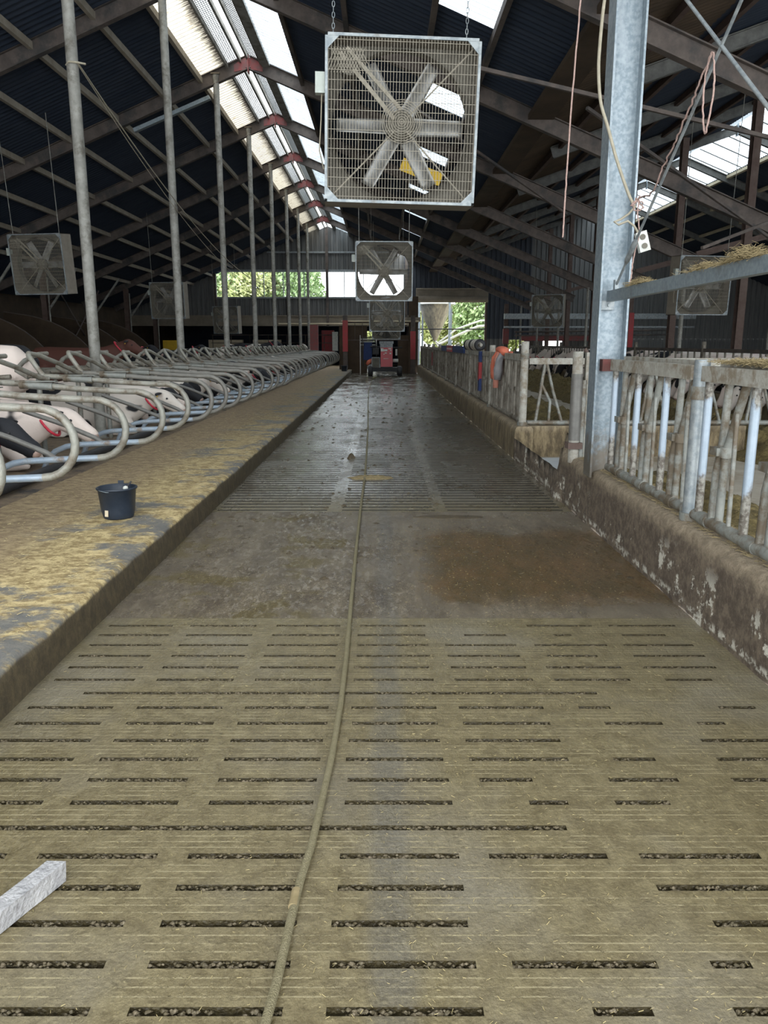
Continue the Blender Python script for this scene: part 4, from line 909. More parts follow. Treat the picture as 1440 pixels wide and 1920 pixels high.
# ------------------------------------------------------------------ long rope on the alley floor
rp_pts = [(-.30, 1.38), (-.28, 1.55), (-.27, 1.66), (-.26, 1.87), (-.25, 2.04), (-.23, 2.22), (-.22, 2.41), (-.2, 2.78), (-.19, 3.24), (-.19, 3.79), (-.2, 4.64), (-.21, 5.77), (-.22, 7.32), (-.22, 9.11), (-.235, 10.85), (-.29, 15.13), (-.39, 20.43), (-.48, 26.07), (-.5, 34.88), (-.35, 37.2), (.0, 38.6)]
out = []
for i in range(len(rp_pts)-1):
    a, b = rp_pts[i], rp_pts[i+1]
    for k in range(6): tt = k/6; out.append((a[0]+(b[0]-a[0])*tt, a[1]+(b[1]-a[1])*tt, .013))
out.append((*rp_pts[-1], .013))
t = thing('long_rope', 'long muddy rope lying lengthwise along the alley floor to the red machine', 'rope')
mb = MB(); mb.tube(out, .0125, 12); mb.build('rope', M['ropegreen'], t)
mb = MB(); mb.tube([(-.259, 1.93, .0135), (-.256, 2.0, .0135)], .0145, 12); mb.build('splice', M['hay'], t)

# board at lower left
t = thing('board', 'broken white grey plank lying across the slats at the lower left', 'board')
a = Vector((-0.99, 2.06, .035)); d = Vector((-0.08000000000000007, -0.18000000000000016, 0)).normalized(); b = a+d*1.1
mb = MB(); L_ = (b-a).length; sd = d.cross(Vector((0, 0, 1)))
vs = []; n = 26
for i in range(n+1):
    p = a.lerp(b, i/n)
    for (s_, z_) in ((-.027, .003), (.027, .003), (.027, .066), (-.027, .066)):
        j = (.014 if i == 0 else .0022); vs.append(p+sd*(s_+random.uniform(-j, j)*.3)+Vector((0, 0, z_-.035+random.uniform(-j, j)*.3))+d*random.uniform(-j, j))
mb.add(vs, [(i*4+k, i*4+(k+1) % 4, (i+1)*4+(k+1) % 4, (i+1)*4+k) for i in range(n) for k in range(4)]+[(0, 1, 2, 3), (n*4+3, n*4+2, n*4+1, n*4)]); mb.build('plank', M['board'], t)

# bucket
def bucket(x, y, z, s_, label, full=True):
    t = thing('bucket', label, 'bucket', (x, y, z), (0, 0, .1)); t.scale = (s_,)*3
    mb = MB(); mb.lathe([(0, 0), (.115, 0), (.12, .01), (.132, .06), (.15, .235), (.161, .238), (.163, .25), (.156, .254), (.148, .248), (.128, .06), (.115, .015), (0, .015)], 48); mb.build('shell', M['bucket'], t)
    if full:
        mb = MB(); mb.tube([(-.155, 0, .245)]+[(-.11+.02*i, -.155+.01*abs(i-3), .244-.003*i) for i in range(0, 6)]+[(.02, -.11, .235)], .0025, 6); mb.build('wire_handle', M['galv_clean'], t)
        mb = MB(); mb.box((-.065, -.121, .055), (.032, .004, .05), Euler((-.08, 0, -.5)).to_matrix()); mb.build('sticker', M['cream'], t)
        mb = MB(); mb.box((0, .155, .262), (.045, .012, .03)); mb.build('lug', M['bucket'], t)
        mb = MB(); mb.tube([(.02, .03, .02), (.07, .05, .25), (.10, .07, .285)], [.012, .010, .006], 8); o = one(mb, 'bottle_brush', M['black'], 'dark stick with a white knob standing inside the near bucket', 'stick', loc=(x, y, z))
        mb = MB(); mb.lathe([(0, -.02), (.018, -.012), (.022, 0), (.018, .012), (0, .02)], 12, (.06, .035, .235)); mb.build('knob', M['white'], o)
    return t
bucket(-2.17, 6.2, .203, 1, 'dark plastic bucket standing on the left platform')
bucket(-1.95, 39.6, .205, 1.1, 'tiny black bucket at the far end of the left platform', False)

# ------------------------------------------------------------------ fans
def fan_proto():
    S = .69; t = thing('barn_fan', '', 'fan', group='square barn fans hanging in rows')
    mb = MB()   # casing: four side sheets 0.42 deep, front at y=-.02
    D_ = .42
    for s_ in (-1, 1):
        mb.box((s_*(S-.006), D_/2, 0), (.012, D_, 2*S)); mb.box((0, D_/2, s_*(S-.006)), (2*S, D_, .012))
    mb.build('casing', M['casing'], t)
    mb = MB(); n = 48; vi = []; vo = []
    for j in range(n):
        a = 2*PI*j/n; ca, sa = math.cos(a), math.sin(a); k = (S-.012)/max(abs(ca), abs(sa)); vi.append((.63*ca, .30, .63*sa)); vo.append((k*ca, .30, k*sa))
    vb_ = [(x*.63/.63, .16, z) for x, y_, z in vi]
    mb.add(vi+vo, [(j, (j+1) % n, n+(j+1) % n, n+j) for j in range(n)]); mb.add(vi+vb_, [(j, (j+1) % n, n+(j+1) % n, n+j) for j in range(n)], True)
    mb.build('venturi_panel', M['fan_dust'], t)
    mb = MB(); r_ = .024
    for s_ in (-1, 1):
        mb.box((s_*(S-r_/2), -.01, 0), (r_, .02, 2*S)); mb.box((0, -.01, s_*(S-r_/2)), (2*S, .02, r_))
        for q in (-1, 1): mb.prism([(s_*S*.98, q*S*.98), (s_*S*.98-s_*.12, q*S*.98), (s_*S*.98, q*S*.98-q*.12)], 1, -.016, .0)
    mb.build('front_frame', M['galv'], t)
    g = MB()
    for i in range(49): x = -S+.03+(2*S-.06)*i/48; g.box((x, -.006, 0), (.0036, .004, 2*S-.05))
    for i in range(17): z = -S+.05+(2*S-.1)*i/16; g.box((0, -.012, z), (2*S-.05, .004, .004))
    for k in range(1, 10):
        r = .02*k; g.tube([(r*math.cos(2*PI*j/24), -.02, r*math.sin(2*PI*j/24)) for j in range(25)], .003, 5, False)
    g.build('front_guard', M['fan_guard'], t)
    mb = MB()
    for k in range(6):
        a = 2*PI*k/6+PI; R1 = Matrix.Rotation(a, 3, 'Y') ; tw = Matrix.Rotation(.42, 3, 'X')
        b = MB()
        def bf(u, v):
            x = .10+.49*u; c_ = (v-.5)*(.16-.02*u); p = Vector((x, 0, c_)); y = .018*math.cos((v-.5)*PI); p = Vector((x, -c_*.45+y, c_*.9)); q = R1 @ p; return (q.x, q.y+.22, q.z)
        b.grid(bf, 10, 6); bo = b.build('blade', M['blade'], t)
        md = bo.modifiers.new('thick', 'SOLIDIFY'); md.thickness = .004
    mb = MB(); Rx = Matrix.Rotation(PI/2, 3, 'X'); mb.lathe([(0, -.06), (.11, -.06), (.13, -.03), (.13, .04), (.05, .06), (0, .06)], 24, (0, .20, 0), Rx); mb.build('hub', M['fan_dust'], t)
    mb = MB(); mb.beam((-.56, .08, .56), (-.06, .10, .04), .02, .035); mb.beam((-.50, .08, .60), (.0, .10, .12), .02, .03); mb.build('belt', M['fan_guard'], t)
    mb = MB(); mb.tube([(-.47, .10, .47), (-.47, .34, .47)], .085, 16); mb.lathe([(0, 0), (.05, 0), (.05, .04), (0, .04)], 16, (-.47, .09, .47), Rx); mb.build('motor', M['fan_dust'], t)
    g = MB()
    for k in range(-5, 6):
        g.beam((-.47+k*.026-.09, -.002, .47-.09+.0), (-.47+k*.026+.0, -.002, .47+.11), .003, .004); g.beam((-.47+k*.026+.07, .0, .47-.09), (-.47+k*.026-.04, .0, .47+.11), .003, .004)
    g.build('belt_guard', M['fan_guard'], t)
    mb = MB()
    for a, b in (((-.66, -.66), (-.05, -.05)), ((.66, .66), (.05, .05)), ((.66, -.66), (.05, -.05))): mb.tube([(a[0], .1, a[1]), (b[0], .12, b[1])], .008, 6)
    mb.build('stay_rod', M['fan_guard'], t)
    mb = MB(); mb.box((-.735, .06, .30), (.085, .10, .17)); mb.box((-.69, .06, .3), (.03, .06, .1)); mb.build('switch_box', M['skin_box'], t)
    mb = MB(); mb.tube([(-.72, .06, .215), (-.725, .05, 0), (-.74, .06, -.25), (-.70, .1, -.4)], .006, 6); mb.build('flex', M['rope_tan'], t)
    return t
def chain(t, x, z0, y, top):
    mb = MB(); z = z0; k = 0
    while z < top:
        pts = []
        for j in range(9):
            a = 2*PI*j/8; dx = .012*math.cos(a); dz = .026*math.sin(a)
            pts.append((x+(dx if k % 2 else 0), y+(0 if k % 2 else dx), z+.026+dz))
        mb.tube(pts, .0035, 5, False); z += .042; k += 1
    mb.build('hanging_chain', M['galv'], t)
F0 = fan_proto()
FANS = [(.168, 7.56, 3.545, 3.0, 3.2, 1.2, 'large nearest barn fan hanging over the middle of the alley'), (.03, 19.4, 3.28, 3, 3, 0, 'second barn fan hanging over the alley below the long window'), (.16, 31.0, 2.72, 0, 2, 0, 'third barn fan over the alley half hidden by the second'), (.16, 38.5, 2.45, 0, 2, 0, 'farthest barn fan over the alley above the red machine'),
        (-8.2, 19.2, 3.42, -10, 5, 0, 'nearest barn fan of the left row at the left edge'), (-8.35, 31.0, 3.2, -8, 3, 0, 'second barn fan of the left row beside the grey poles'), (-8.1, 41.0, 2.75, -12, 3, 0, 'farthest barn fan of the left row'),
        (7.75, 19.4, 2.95, 10, 2, 0, 'barn fan on the right seen below the upper rail'), (7.1, 34.5, 2.95, -24, 3, 0, 'farther barn fan of the right row left of the galvanised column')]
for i, (x, y, z, a, b, g_, lab) in enumerate(FANS):
    t = F0 if i == 0 else copy_tree(F0)
    t.location = (x, y, z); t.rotation_mode = 'XYZ'; R_ = Matrix.Rotation(math.radians(a), 3, 'Z') @ Matrix.Rotation(math.radians(b), 3, 'X') @ Matrix.Rotation(math.radians(g_), 3, 'Y'); t.rotation_euler = R_.to_euler(); t['label'] = lab
for i, (x, y, z, a, b, g_, lab) in enumerate(FANS):
    t = [o for o in C.objects if o.get('label') == lab][0]
    if i == 0: chain(t, -.62, .69, .05, 2.6); chain(t, .56, .69, .05, 2.4)
    else:
        ln = (zmain(x) if x < XV else z2(x))-z-.06
        for s_ in (-1, 1): mb = MB(); mb.tube([(s_*.6, .1, .69), (s_*.62, .15, ln)], .008, 6); mb.build('hanging_wire', M['pipe'], t)
# yellow plate and hanging lamp along the rafter
mb = MB(); mb.beam((-6.3, 21.2, 6.85), (-4.35, 21.2, 7.62), .14, .09); t = one(mb, 'batten_lamp', M['galv_clean'], 'unlit white batten lamp fixed along the third rafter at the left', 'lamp')
mb = MB(); mb.beam((0.39, 17.5, 5.29), (1.23, 17.5, 4.97), .03, .26); one(mb, 'yellow_plate', M['yellow'], 'yellow plate seen through the blades of the nearest fan', 'plate')

# ------------------------------------------------------------------ curved partitions on far left
t0 = thing('curved_partition', '', 'partition', group='curved brown partitions along the left wall')
mb = MB(); pts = [(-2.6, 0), (-2.6, 2.75)]+[(-2.6+3.6*math.sin(a), .2+2.5*math.cos(a)) for a in [i*PI/2/12 for i in range(1, 12)]]+[(1.0, .2), (1.0, 0)]
mb.prism(pts, 1, -.03, .03); mb.build('panel', M['brownboard'], t0)
mb = MB(); mb.tube([(p[0], 0, p[1]) for p in pts[1:-1]], .03, 8); mb.build('edge_tube', M['rafter'], t0)
for i, y in enumerate([22.5, 26.5, 30.5, 34.5, 38.5]):
    c_ = t0 if i == 0 else copy_tree(t0); c_.location = (-11.9, y, 0); c_['label'] = ORD[i]+' curved brown partition along the left wall counted from the camera'

# ------------------------------------------------------------------ cows
def remeshed(mb, name, m, voxel=.028):
    me = mb.mesh(name+'_raw', m); o = bpy.data.objects.new('tmp', me); C.objects.link(o)
    r = o.modifiers.new('r', 'REMESH'); r.mode = 'VOXEL'; r.voxel_size = voxel; r.use_smooth_shade = True
    s_ = o.modifiers.new('s', 'SMOOTH'); s_.factor = .6; s_.iterations = 5
    dg = bpy.context.evaluated_depsgraph_get(); dg.update(); me2 = bpy.data.meshes.new_from_object(o.evaluated_get(dg)); me2.name = name
    bpy.data.objects.remove(o); me2.materials.clear(); me2.materials.append(m); return me2
def head_rings(p, d, k=1.0):  # p poll, d direction of the muzzle (x,z)
    L = .46*k; P = lambda t: (p[0]+d[0]*L*t, p[1]+d[1]*L*t*0, p[2]+d[2]*L*t)
    return [(*P(-.10), .09*k, .09*k), (*P(.05), .125*k, .135*k), (*P(.3), .122*k, .15*k), (*P(.55), .092*k, .125*k), (*P(.78), .084*k, .105*k), (*P(.95), .095*k, .10*k), (*P(1.05), .075*k, .08*k), (*P(1.08), .04*k, .04*k)]
def cow_mesh(kind):
    mb = MB()
    if kind.startswith('lying'):
        low = kind.endswith('low')
        mb.loft([(-.98, 0, .42, .12, .18), (-.86, 0, .45, .28, .33), (-.5, 0, .47, .38, .40), (0, 0, .46, .43, .42), (.4, 0, .47, .36, .40), (.68, 0, .52, .26, .34), (.9, 0, .58 if low else .66, .17, .25), (1.1, 0, .62 if low else .82, .12, .17), (1.22, 0, .64 if low else .95, .10, .13)])
        hp = (1.2, 0, .66) if low else (1.2, 0, .98); hd = Vector((.82, 0, -.57)) if low else Vector((.86, 0, -.5))
        for s_ in (-1, 1):
            mb.loft([(.55, s_*.2, .35, .10, .12), (.8, s_*.22, .16, .07, .08), (.88, s_*.22, .09, .055, .06), (.6, s_*.24, .06, .045, .045), (.45, s_*.24, .05, .05, .05)])
            mb.loft([(-.6, s_*.3, .34, .16, .22), (-.2, s_*.42, .2, .12, .14), (0, s_*.45, .12, .07, .08), (-.25, s_*.48, .07, .05, .05), (-.45, s_*.48, .05, .05, .05), (-.2, s_*.55, .045, .04, .04)])
    else:
        mb.loft([(-.98, 0, 1.22, .10, .12), (-.9, 0, 1.15, .22, .28), (-.6, 0, 1.08, .28, .36), (-.15, 0, 1.0, .36, .42), (.3, 0, 1.0, .33, .41), (.62, 0, 1.07, .25, .36)]+([(.85, 0, 1.08, .16, .27), (1.1, 0, .92, .12, .18), (1.3, 0, .72, .10, .13)] if kind == 'feeding' else [(.85, 0, 1.2, .16, .27), (1.08, 0, 1.36, .12, .18), (1.22, 0, 1.46, .10, .13)]))
        hp = (1.3, 0, .72) if kind == 'feeding' else (1.2, 0, 1.5); hd = Vector((.5, 0, -.87)) if kind == 'feeding' else Vector((.86, 0, -.5))
        for s_ in (-1, 1):
            mb.loft([(.55, s_*.17, .9, .12, .15), (.58, s_*.17, .62, .08, .09), (.58, s_*.17, .42, .06, .06), (.58, s_*.17, .14, .042, .045), (.6, s_*.17, .05, .055, .06), (.62, s_*.17, 0, .06, .065)])
            mb.loft([(-.62, s_*.17, .98, .15, .22), (-.66, s_*.19, .72, .11, .15), (-.82, s_*.19, .5, .055, .07), (-.78, s_*.19, .3, .045, .05), (-.74, s_*.19, .1, .045, .05), (-.7, s_*.19, 0, .06, .065)])
        mb.loft([(-.7, 0, .7, .08, .06), (-.5, 0, .62, .16, .12), (-.3, 0, .66, .1, .08)]); mb.loft([(-.98, 0, 1.3, .03, .03), (-1.06, 0, 1.0, .025, .025), (-1.04, 0, .6, .03, .03), (-1.03, 0, .45, .05, .05)])
    mb.loft(head_rings(hp, hd)); return mb, Vector(hp), hd.normalized()
COWS = {}
def cow_proto(kind, m):
    key = (kind, m)
    if key in COWS: return COWS[key]
    if ('mesh', kind) not in COWS:
        mb, hp, hd = cow_mesh(kind); COWS[('mesh', kind)] = (remeshed(mb, 'cow_body_'+kind, M[m]), hp, hd)
    me, hp, hd = COWS[('mesh', kind)]
    me2 = me.copy(); me2.materials.clear(); me2.materials.append(M[m])
    up = Vector((0, 1, 0)).cross(hd); up = -up if up.z < 0 else up
    parts = [('body', me2)]
    ek = ('parts', kind)
    if ek not in COWS:
        L = .46; ps_ = []
        for s_ in (-1, 1):
            e = MB(); a = hp+hd*.02+up*.05+Vector((0, s_*.08, 0)); e.loft([(*a, .02, .015), (*(a+Vector((0, s_*.08, 0))+up*.02), .05, .02), (*(a+Vector((0, s_*.16, 0))+up*.0), .045, .018), (*(a+Vector((0, s_*.21, 0))-up*.02), .01, .008)], 10); ps_.append(('ear', e))
            q = MB(); c_ = hp+hd*L*.35+up*.05+Vector((0, s_*.112, 0)); q.lathe([(0, -.018), (.014, -.010), (.018, 0), (.014, .010), (0, .018)], 10, c_); ps_.append(('eye', q))
        e = MB(); e.loft([(*(hp+hd*L*.98), .07, .06), (*(hp+hd*L*1.03), .078, .066), (*(hp+hd*L*1.08), .06, .052), (*(hp+hd*L*1.10), .02, .02)], 12); ps_.append(('muzzle', e))
        e = MB(); c_ = hp-Vector((.14, 0, .10)) if kind != 'feeding' else hp+Vector((-.16, 0, .16)); n_ = Vector((.75, 0, .65)) if kind != 'feeding' else Vector((.7, 0, -.7)); b2 = n_.orthogonal().normalized(); c2 = n_.normalized().cross(b2)
        if abs(b2.y) > abs(c2.y): b2, c2 = c2, b2
        rr = [c_+b2*.19*math.cos(2*PI*j/20)+c2*.145*math.sin(2*PI*j/20) for j in range(21)]; e.tube(rr, .017, 6, False); ps_.append(('collar', e))
        e = MB(); a = hp+hd*.02+up*.02+Vector((0, -.2, 0)); e.box(a, (.012, .04, .05)); ps_.append(('ear_tag', e))
        COWS[ek] = [(nm, b_.mesh('cow_'+nm, {'ear': M['cow_dark'], 'eye': M['black'], 'muzzle': M['cow_pink'], 'collar': M['collar'], 'ear_tag': M['yellow']}[nm])) for nm, b_ in ps_]
    parts += COWS[ek]; COWS[key] = parts; return parts
def cow(kind, m, x, y, z, rz, label, group, s_=1.0, seed=None):
    t = thing('cow', label, 'cow', (x, y, z), (0, 0, rz), group); t.scale = (s_,)*3
    for nm, me in cow_proto(kind, m):
        o = bpy.data.objects.new(nm, me); C.objects.link(o); o.parent = t
        o.pass_index = seed if seed is not None else int(abs(x*97+y*131)) % 500
    return t
random.seed(21)
mats = ['cow_bw', 'cow_dark', 'cow_bw', 'cow_pale', 'cow_dark', 'cow_bw']
G1 = 'cows lying in the left cubicles'
names = {'cow_bw': 'black and white', 'cow_dark': 'mostly black', 'cow_pale': 'mostly white', 'cow_brown': 'red brown'}
M['cow_black'] = mat_cow('black_hide', (.009, .010, .014), (.5, .46, .42), .80)
names['cow_black'] = 'black'
special = {0: ('cow_black', 'lying'), 1: ('cow_black', 'lying_low'), 2: ('cow_black', 'lying_low'), 3: ('cow_pale', 'lying_low'), 4: ('cow_black', 'lying'), 5: ('cow_bw', 'lying_low'), 6: ('cow_bw', 'lying_low')}
for k in range(0, 26):
    y = D0-DS*.5+DS*k
    if k == 4 or (k > 4 and random.random() < .18): continue
    m, kd = special.get(k, (random.choice(mats), random.choice(['lying', 'lying_low'])))
    xx = {0: -4.55, 1: -4.9, 2: -4.80, 3: -4.70, 4: -4.6}.get(k, -4.6+random.uniform(-.25, .15))
    if k == 0: kd = 'lying_low'
    cow(kd, m, xx, y, .2, random.uniform(-.08, .08), names[m]+' cow lying in the '+ORD[k]+' left cubicle counted from the camera', G1, .93)
G2 = 'cows standing behind the left cubicles'
for i, (kd, m, x, y, rz, lab) in enumerate([('standing', 'cow_pale', -5.35, 9.8, PI+.05, 'large white backed cow standing at the left edge behind the loops'), ('standing', 'cow_brown', -7.7, 19.6, .15, 'red brown cow standing behind the cubicles at the left'), ('standing', 'cow_dark', -6.5, 12.7, PI-.15, 'black cow standing beside the large white cow'), ('standing', 'cow_bw', -8.8, 22.4, .3, 'pale patched cow standing behind the red brown cow'), ('standing', 'cow_dark', -8.4, 24.6, -.1, 'long black cow standing left of the second pole'), ('standing', 'cow_dark', -7.6, 27.6, .1, 'black cow standing right behind the second pole'), ('standing', 'cow_bw', -7.2, 31.0, .2, 'patched cow with white face between second and third poles'), ('standing', 'cow_bw', -7.0, 35.0, .1, 'patched cow standing between third and fourth poles'), ('standing', 'cow_dark', -6.6, 39.5, .2, 'dark cow standing behind the fifth pole'), ('standing', 'cow_bw', -5.6, 43.4, .3, 'patched cow standing at the far end of the cubicles')]):
    cow(kd, m, x, y, 0.0 if x < -6.9 else (.2 if x > -6.7 and y < 42 else 0), rz, lab, G2, 1.06 if m == 'cow_brown' else .97)
G3 = 'cows feeding along the right side of the passage'
k = 0; y = 11.2
while y < 43 and k < 36:
    m = random.choice(['cow_bw', 'cow_pale', 'cow_bw', 'cow_pale', 'cow_dark']); kd = 'feeding'
    cow(kd, m, 8.45+random.uniform(-.1, .15), y, .01, PI+random.uniform(-.12, .12), names[m]+' cow, '+ORD[k]+' from the camera in the feeding row on the right', G3, random.uniform(.93, 1.0)); y += random.uniform(.78, .98); k += 1
# second feed barrier in front of them
t0 = thing('cow_feed_rail', '', 'feed fence', group='feed barriers in front of the feeding cows')
mb = MB(); mb.beam((0, 0, 1.42), (0, 4.95, 1.42), .06, .08); mb.build('top_rail', M['rafter'], t0)
mb = MB(); mb.tube([(0, 0, .5), (0, 4.95, .5)], .03, 8); mb.build('bottom_rail', M['oldbar'], t0)
for j in range(6):
    for dy in (0, .3):
        mb = MB(); mb.tube([(0, .12+.82*j+dy, .5), (0, .12+.82*j+dy*(1.0)+(.12 if dy else 0), 1.4)], .024, 8); mb.build('bar', M['oldbar'], t0)
mb = MB(); mb.tube([(0, 0, 0), (0, 0, 1.62)], .05, 10); mb.build('post', M['oldbar'], t0)
mb = MB(); mb.box((0, 2.5, .24), (.14, 5, .48)); mb.build('plinth', M['wallfar'], t0)
for i in range(7):
    c_ = t0 if i == 0 else copy_tree(t0); c_.location = (7.55, 8.6+5*i, .01); c_['label'] = ORD[i]+' feed barrier in front of the feeding cows counted from the camera'

# ------------------------------------------------------------------ red machine at the alley end
t = thing('hoof_care_machine', 'compact red wheeled machine parked at the end of the alley', 'machine', (.0, 38.9, 0))
mb = MB(); mb.box((.18, 0, .92), (.58, .7, .92)); mb.build('red_body', M['brick_red'], t)
mb = MB()
for (x, z, w_, h_) in ((-.04, 1.27, .13, .15), (.12, 1.25, .19, .09), (.33, 1.32, .14, .05), (.36, 1.1, .08, .07), (.14, 1.12, .1, .04), (.38, 1.24, .05, .06), (.05, 1.06, .05, .03), (.15, .85, .24, .025)): mb.box((x, -.355, z), (w_, .006, h_))
mb.build('front_labels', M['white'], t)
mb = MB(); mb.box((.17, .1, 1.62), (.7, .5, .12)); mb.box((.17, .25, 1.45), (.62, .3, .25)); mb.build('top_tray', M['galv'], t)
mb = MB(); mb.box((.17, .2, 1.45), (.5, .04, .2)); mb.build('dark_screen', M['black'], t)
mb = MB(); mb.box((-.35, 0, .62), (.36, .5, .55)); mb.build('engine_block', M['fan_dust'], t)
mb = MB()
for a, b in (((-.54, -.27, .36), (-.54, -.27, .9)), ((-.16, -.27, .36), (-.16, -.27, .9)), ((-.54, -.27, .9), (-.16, -.27, .9)), ((-.54, -.27, .36), (-.16, -.27, .36))): mb.beam(a, b, .03, .03)
mb.build('cage', M['galv'], t)
mb = MB(); mb.tube([(-.62, -.1, 1.42), (-.15, -.1, 1.42)], .03, 8); mb.build('side_arm', M['black'], t); mb = MB(); mb.tube([(.5, -.1, 1.38), (.95, -.1, 1.38)], .03, 8); mb.build('side_arm', M['black'], t); mb = MB(); mb.box((-.35, 0, 1.2), (.3, .3, .3)); mb.build('valve_block', M['black'], t)
mb = MB(); mb.tube([(-.95, .1, .45), (-1.05, .1, 1.3), (-1.0, .1, 1.85), (-.5, .1, 1.88), (-.35, .1, 1.6), (-.33, .1, .8)], .025, 8); mb.tube([(-.95, .1, 1.3), (-.95, .1, 1.68), (-.45, .1, 1.7)], .022, 8); mb.build('hose', M['black'], t)
mb = MB(); mb.box((-.75, .3, 1.2), (.42, .3, .85)); mb.build('dark_tank', M['navy'], t)
mb = MB(); mb.loft([(-.8, -.05, .55, .06, .08), (-.68, -.05, .68, .12, .12), (-.55, -.05, .8, .05, .06)]); mb.build('pink_cover', M['jacket_o'], t)
mb = MB(); mb.box((.66, -.1, 1.15), (.09, .1, .3)); mb.lathe([(0, -.08), (.16, -.08), (.16, .08), (0, .08)], 16, (.6, 0, .75)); mb.build('white_canister', M['white'], t)
mb = MB(); mb.box((.15, 0, .32), (1.3, .9, .2)); mb.build('chassis', M['black'], t)
RY = Matrix.Rotation(PI/2, 3, 'Y')
for x in (-.62, .82):
    for y in (-.4, .5):
        mb = MB(); mb.lathe([(.06, -.11), (.2, -.12), (.24, -.08), (.24, .08), (.2, .12), (.06, .11)], 20, (x, y, .24), RY); w_ = mb.build('wheel', M['black'], t)
        mb = MB(); mb.lathe([(0, -.09), (.1, -.09), (.1, .09), (0, .09)], 12, (x, y, .24), RY); mb.build('wheel_hub', M['fan_dust'], w_)
mb = MB()
for z in (1.2, 1.36, 1.5): mb.beam((-1.2, 41.9, z+.3), (-.35, 41.9, z+.3), .04, .04)
mb.beam((-1.2, 41.9, 0), (-1.2, 41.9, 2.0), .04, .04); mb.beam((-.35, 41.9, 0), (-.35, 41.9, 2.0), .04, .04); one(mb, 'metal_gate', M['white'], 'pale rail gate left behind the red machine', 'gate')

# things on the far feed fence: jacket, navy and red covers, coil row
t = thing('jacket', 'orange and grey work jacket hung over the far feed fence', 'jacket', (1.93, 12.75, 1.44))
mb = MB(); mb.loft([(0, -.22, .0, .05, .05), (0, -.15, .045, .085, .055), (0, .05, .05, .09, .06), (0, .22, .05, .085, .06), (0, .29, .0, .04, .05)], 12); mb.loft([(.06, .0, .02, .16, .05), (.09, .02, -.15, .17, .04), (.09, .03, -.35, .16, .03)], 12); mb.build('body', M['jacket_o'], t)
mb = MB(); mb.loft([(0, .17, .04, .09, .06), (-.06, .21, -.08, .10, .055), (-.07, .27, -.20, .085, .05), (-.07, .33, -.33, .07, .045), (-.07, .36, -.42, .06, .04)], 12); mb.build('orange_sleeve', M['jacket_o'], t)
mb = MB(); mb.loft([(0, .02, .04, .10, .06), (-.06, .05, -.10, .10, .055), (-.08, .09, -.28, .08, .05), (-.08, .10, -.46, .075, .045), (-.08, .11, -.56, .07, .045)], 12); mb.build('salmon_sleeve', M['jacket_s'], t)
mb = MB(); mb.loft([(0, -.13, .03, .08, .05), (-.06, -.12, -.10, .09, .05), (-.07, -.08, -.25, .08, .045), (-.07, -.05, -.42, .06, .04)], 12); mb.build('grey_lining', M['jacket_g'], t)
t = thing('rail_cover', 'navy cover with red middle wrapped along the fence rail below the doorway', 'cover', (1.95, 22.1, 1.44))
mb = MB(); mb.box((0, 0, 0), (.13, 7.0, .16)); mb.build('cover', M['navy'], t); mb = MB(); mb.box((0, .3, 0), (.14, 1.9, .165)); mb.build('red_band', M['brightred'], t)
mb = MB()
for k in range(6): mb.box((-.072, -.35+.28*k, .0), (.004, .13, .05))
mb.build('lettering', M['white'], t)
t = thing('hanging_cover', 'blue and red strip hanging down the bars of the far fence', 'cover', (1.90, 15.4, .68))
mb = MB(); mb.box((0, 0, .12), (.05, .2, .24)); mb.box((0, 0, .66), (.05, .18, .2)); mb.build('blue_end', M['navy'], t); mb = MB(); mb.box((0, 0, .38), (.055, .19, .34)); mb.build('red_middle', M['brightred'], t)
mb = MB(); mb.box((0, 0, .2), (.05, .2, .5)); one(mb, 'hanging_cover', M['redpaint'], 'small dark red strip hanging far down the fence', 'cover', loc=(1.9, 30.5, .8))
for k in range(7):
    mb = MB(); mb.lathe([(.05, -.03), (.10, -.035), (.12, 0), (.10, .035), (.05, .03)], 16, (0, 0, 0), Matrix.Rotation(PI/2, 3, 'X')); tag(mb.build('grey_ring', M['oldrail'] if k % 3 else M['black'], None, (1.95, 15.9+.36*k, 1.56)), ORD[k]+' thick grey ring strung on the far fence rail counted from the camera', 'ring', 'rings strung along the far fence rail')
mb = MB(); mb.tube([(1.95, 15.7, 1.56), (1.95, 18.3, 1.56)], .03, 8); one(mb, 'ring_rail', M['oldrail'], 'short rail carrying the row of thick rings', 'rail')

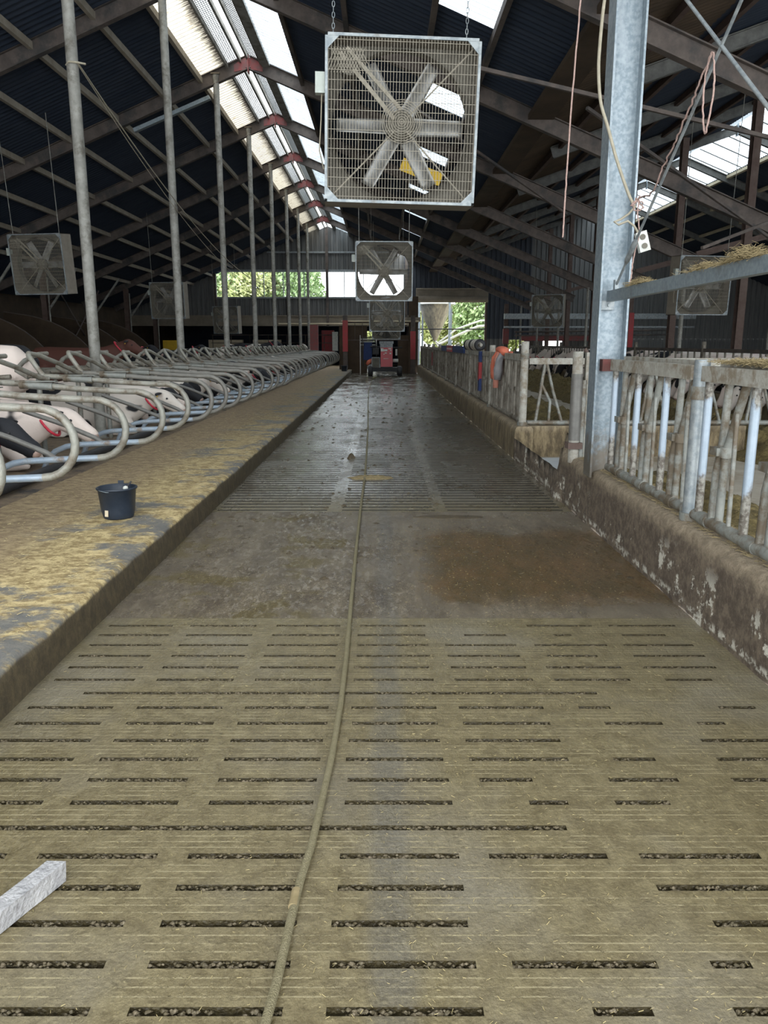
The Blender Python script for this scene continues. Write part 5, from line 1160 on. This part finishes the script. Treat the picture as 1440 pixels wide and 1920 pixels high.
# clutter in the milking room beyond the opening
def roombox(x, y, z, d, m, name, label, cat):
    mb = MB(); mb.box((0, 0, 0), d); mb.box((0, -d[1]/2-.02, d[2]*.25), (d[0]*.8, .04, d[2]*.1)); tag(mb.build(name, M[m], None, (x, y, z)), label, cat)
roombox(-12.5, 47, .88, (1.0, .5, 1.75), 'yellow', 'yellow_box', 'dull yellow box between the left columns', 'box')
roombox(-10.3, 52, 1.5, (2.2, .5, .6), 'cream', 'feed_box', 'cream box below the gable at the left', 'box')
roombox(-7.6, 52, 1.5, (1.8, .5, .6), 'cream', 'feed_box', 'cream box below the gable right of the third pole', 'box')
roombox(-3.6, 52, 1.7, (.8, .6, 1.4), 'brightred', 'milking_unit', 'red milking unit in the dark room at the end of the cubicles', 'machine')
roombox(-3.1, 51.4, 1.7, (.35, .5, 1.2), 'white', 'milking_unit', 'white panel of the milking unit beside the red one', 'machine')
roombox(-3.9, 45.0, 1.3, (.45, .3, 2.6), 'redpaint', 'dark_red_post', 'dark red post at the far end of the cubicles', 'post')
roombox(11.2, 49.75, 1.9, (5, .4, .35), 'redpaint', 'red_girder', 'long dark red frame below the gable on the right', 'machine')
mb = MB(); mb.box((12.5, 46, 3.1), (11, .4, .3)); mb.box((12.5, 46, 2.5), (11, .15, .1)); one(mb, 'milking_duct', M['galv'], 'long grey duct below the right gable wall', 'duct')
mb = MB(); mb.tube([(7.3, 44, 2.2), (16, 44, 2.3)], .05, 8); mb.tube([(7.3, 44, 2.0), (16, 44, 2.05)], .04, 8); [mb.box((x_, 44, 1.1), (.05, .05, 2.2)) for x_ in (7.4, 11.5, 15.8)]; one(mb, 'milk_line', M['rafter'], 'brown pipes crossing behind the right hand posts', 'pipe')
mb = MB()
for i in range(9): mb.box((-11+1.2*i, 51.2, 1.3), (.04, .04, 1.6))
mb.box((-6.2, 51.2, 2.1), (9.8, .04, .05)); mb.box((-6.2, 51.2, 1.6), (9.8, .04, .04)); one(mb, 'rail_gate', M['rafter'], 'barred railing in the dark room below the gable', 'railing')
random.seed(99)
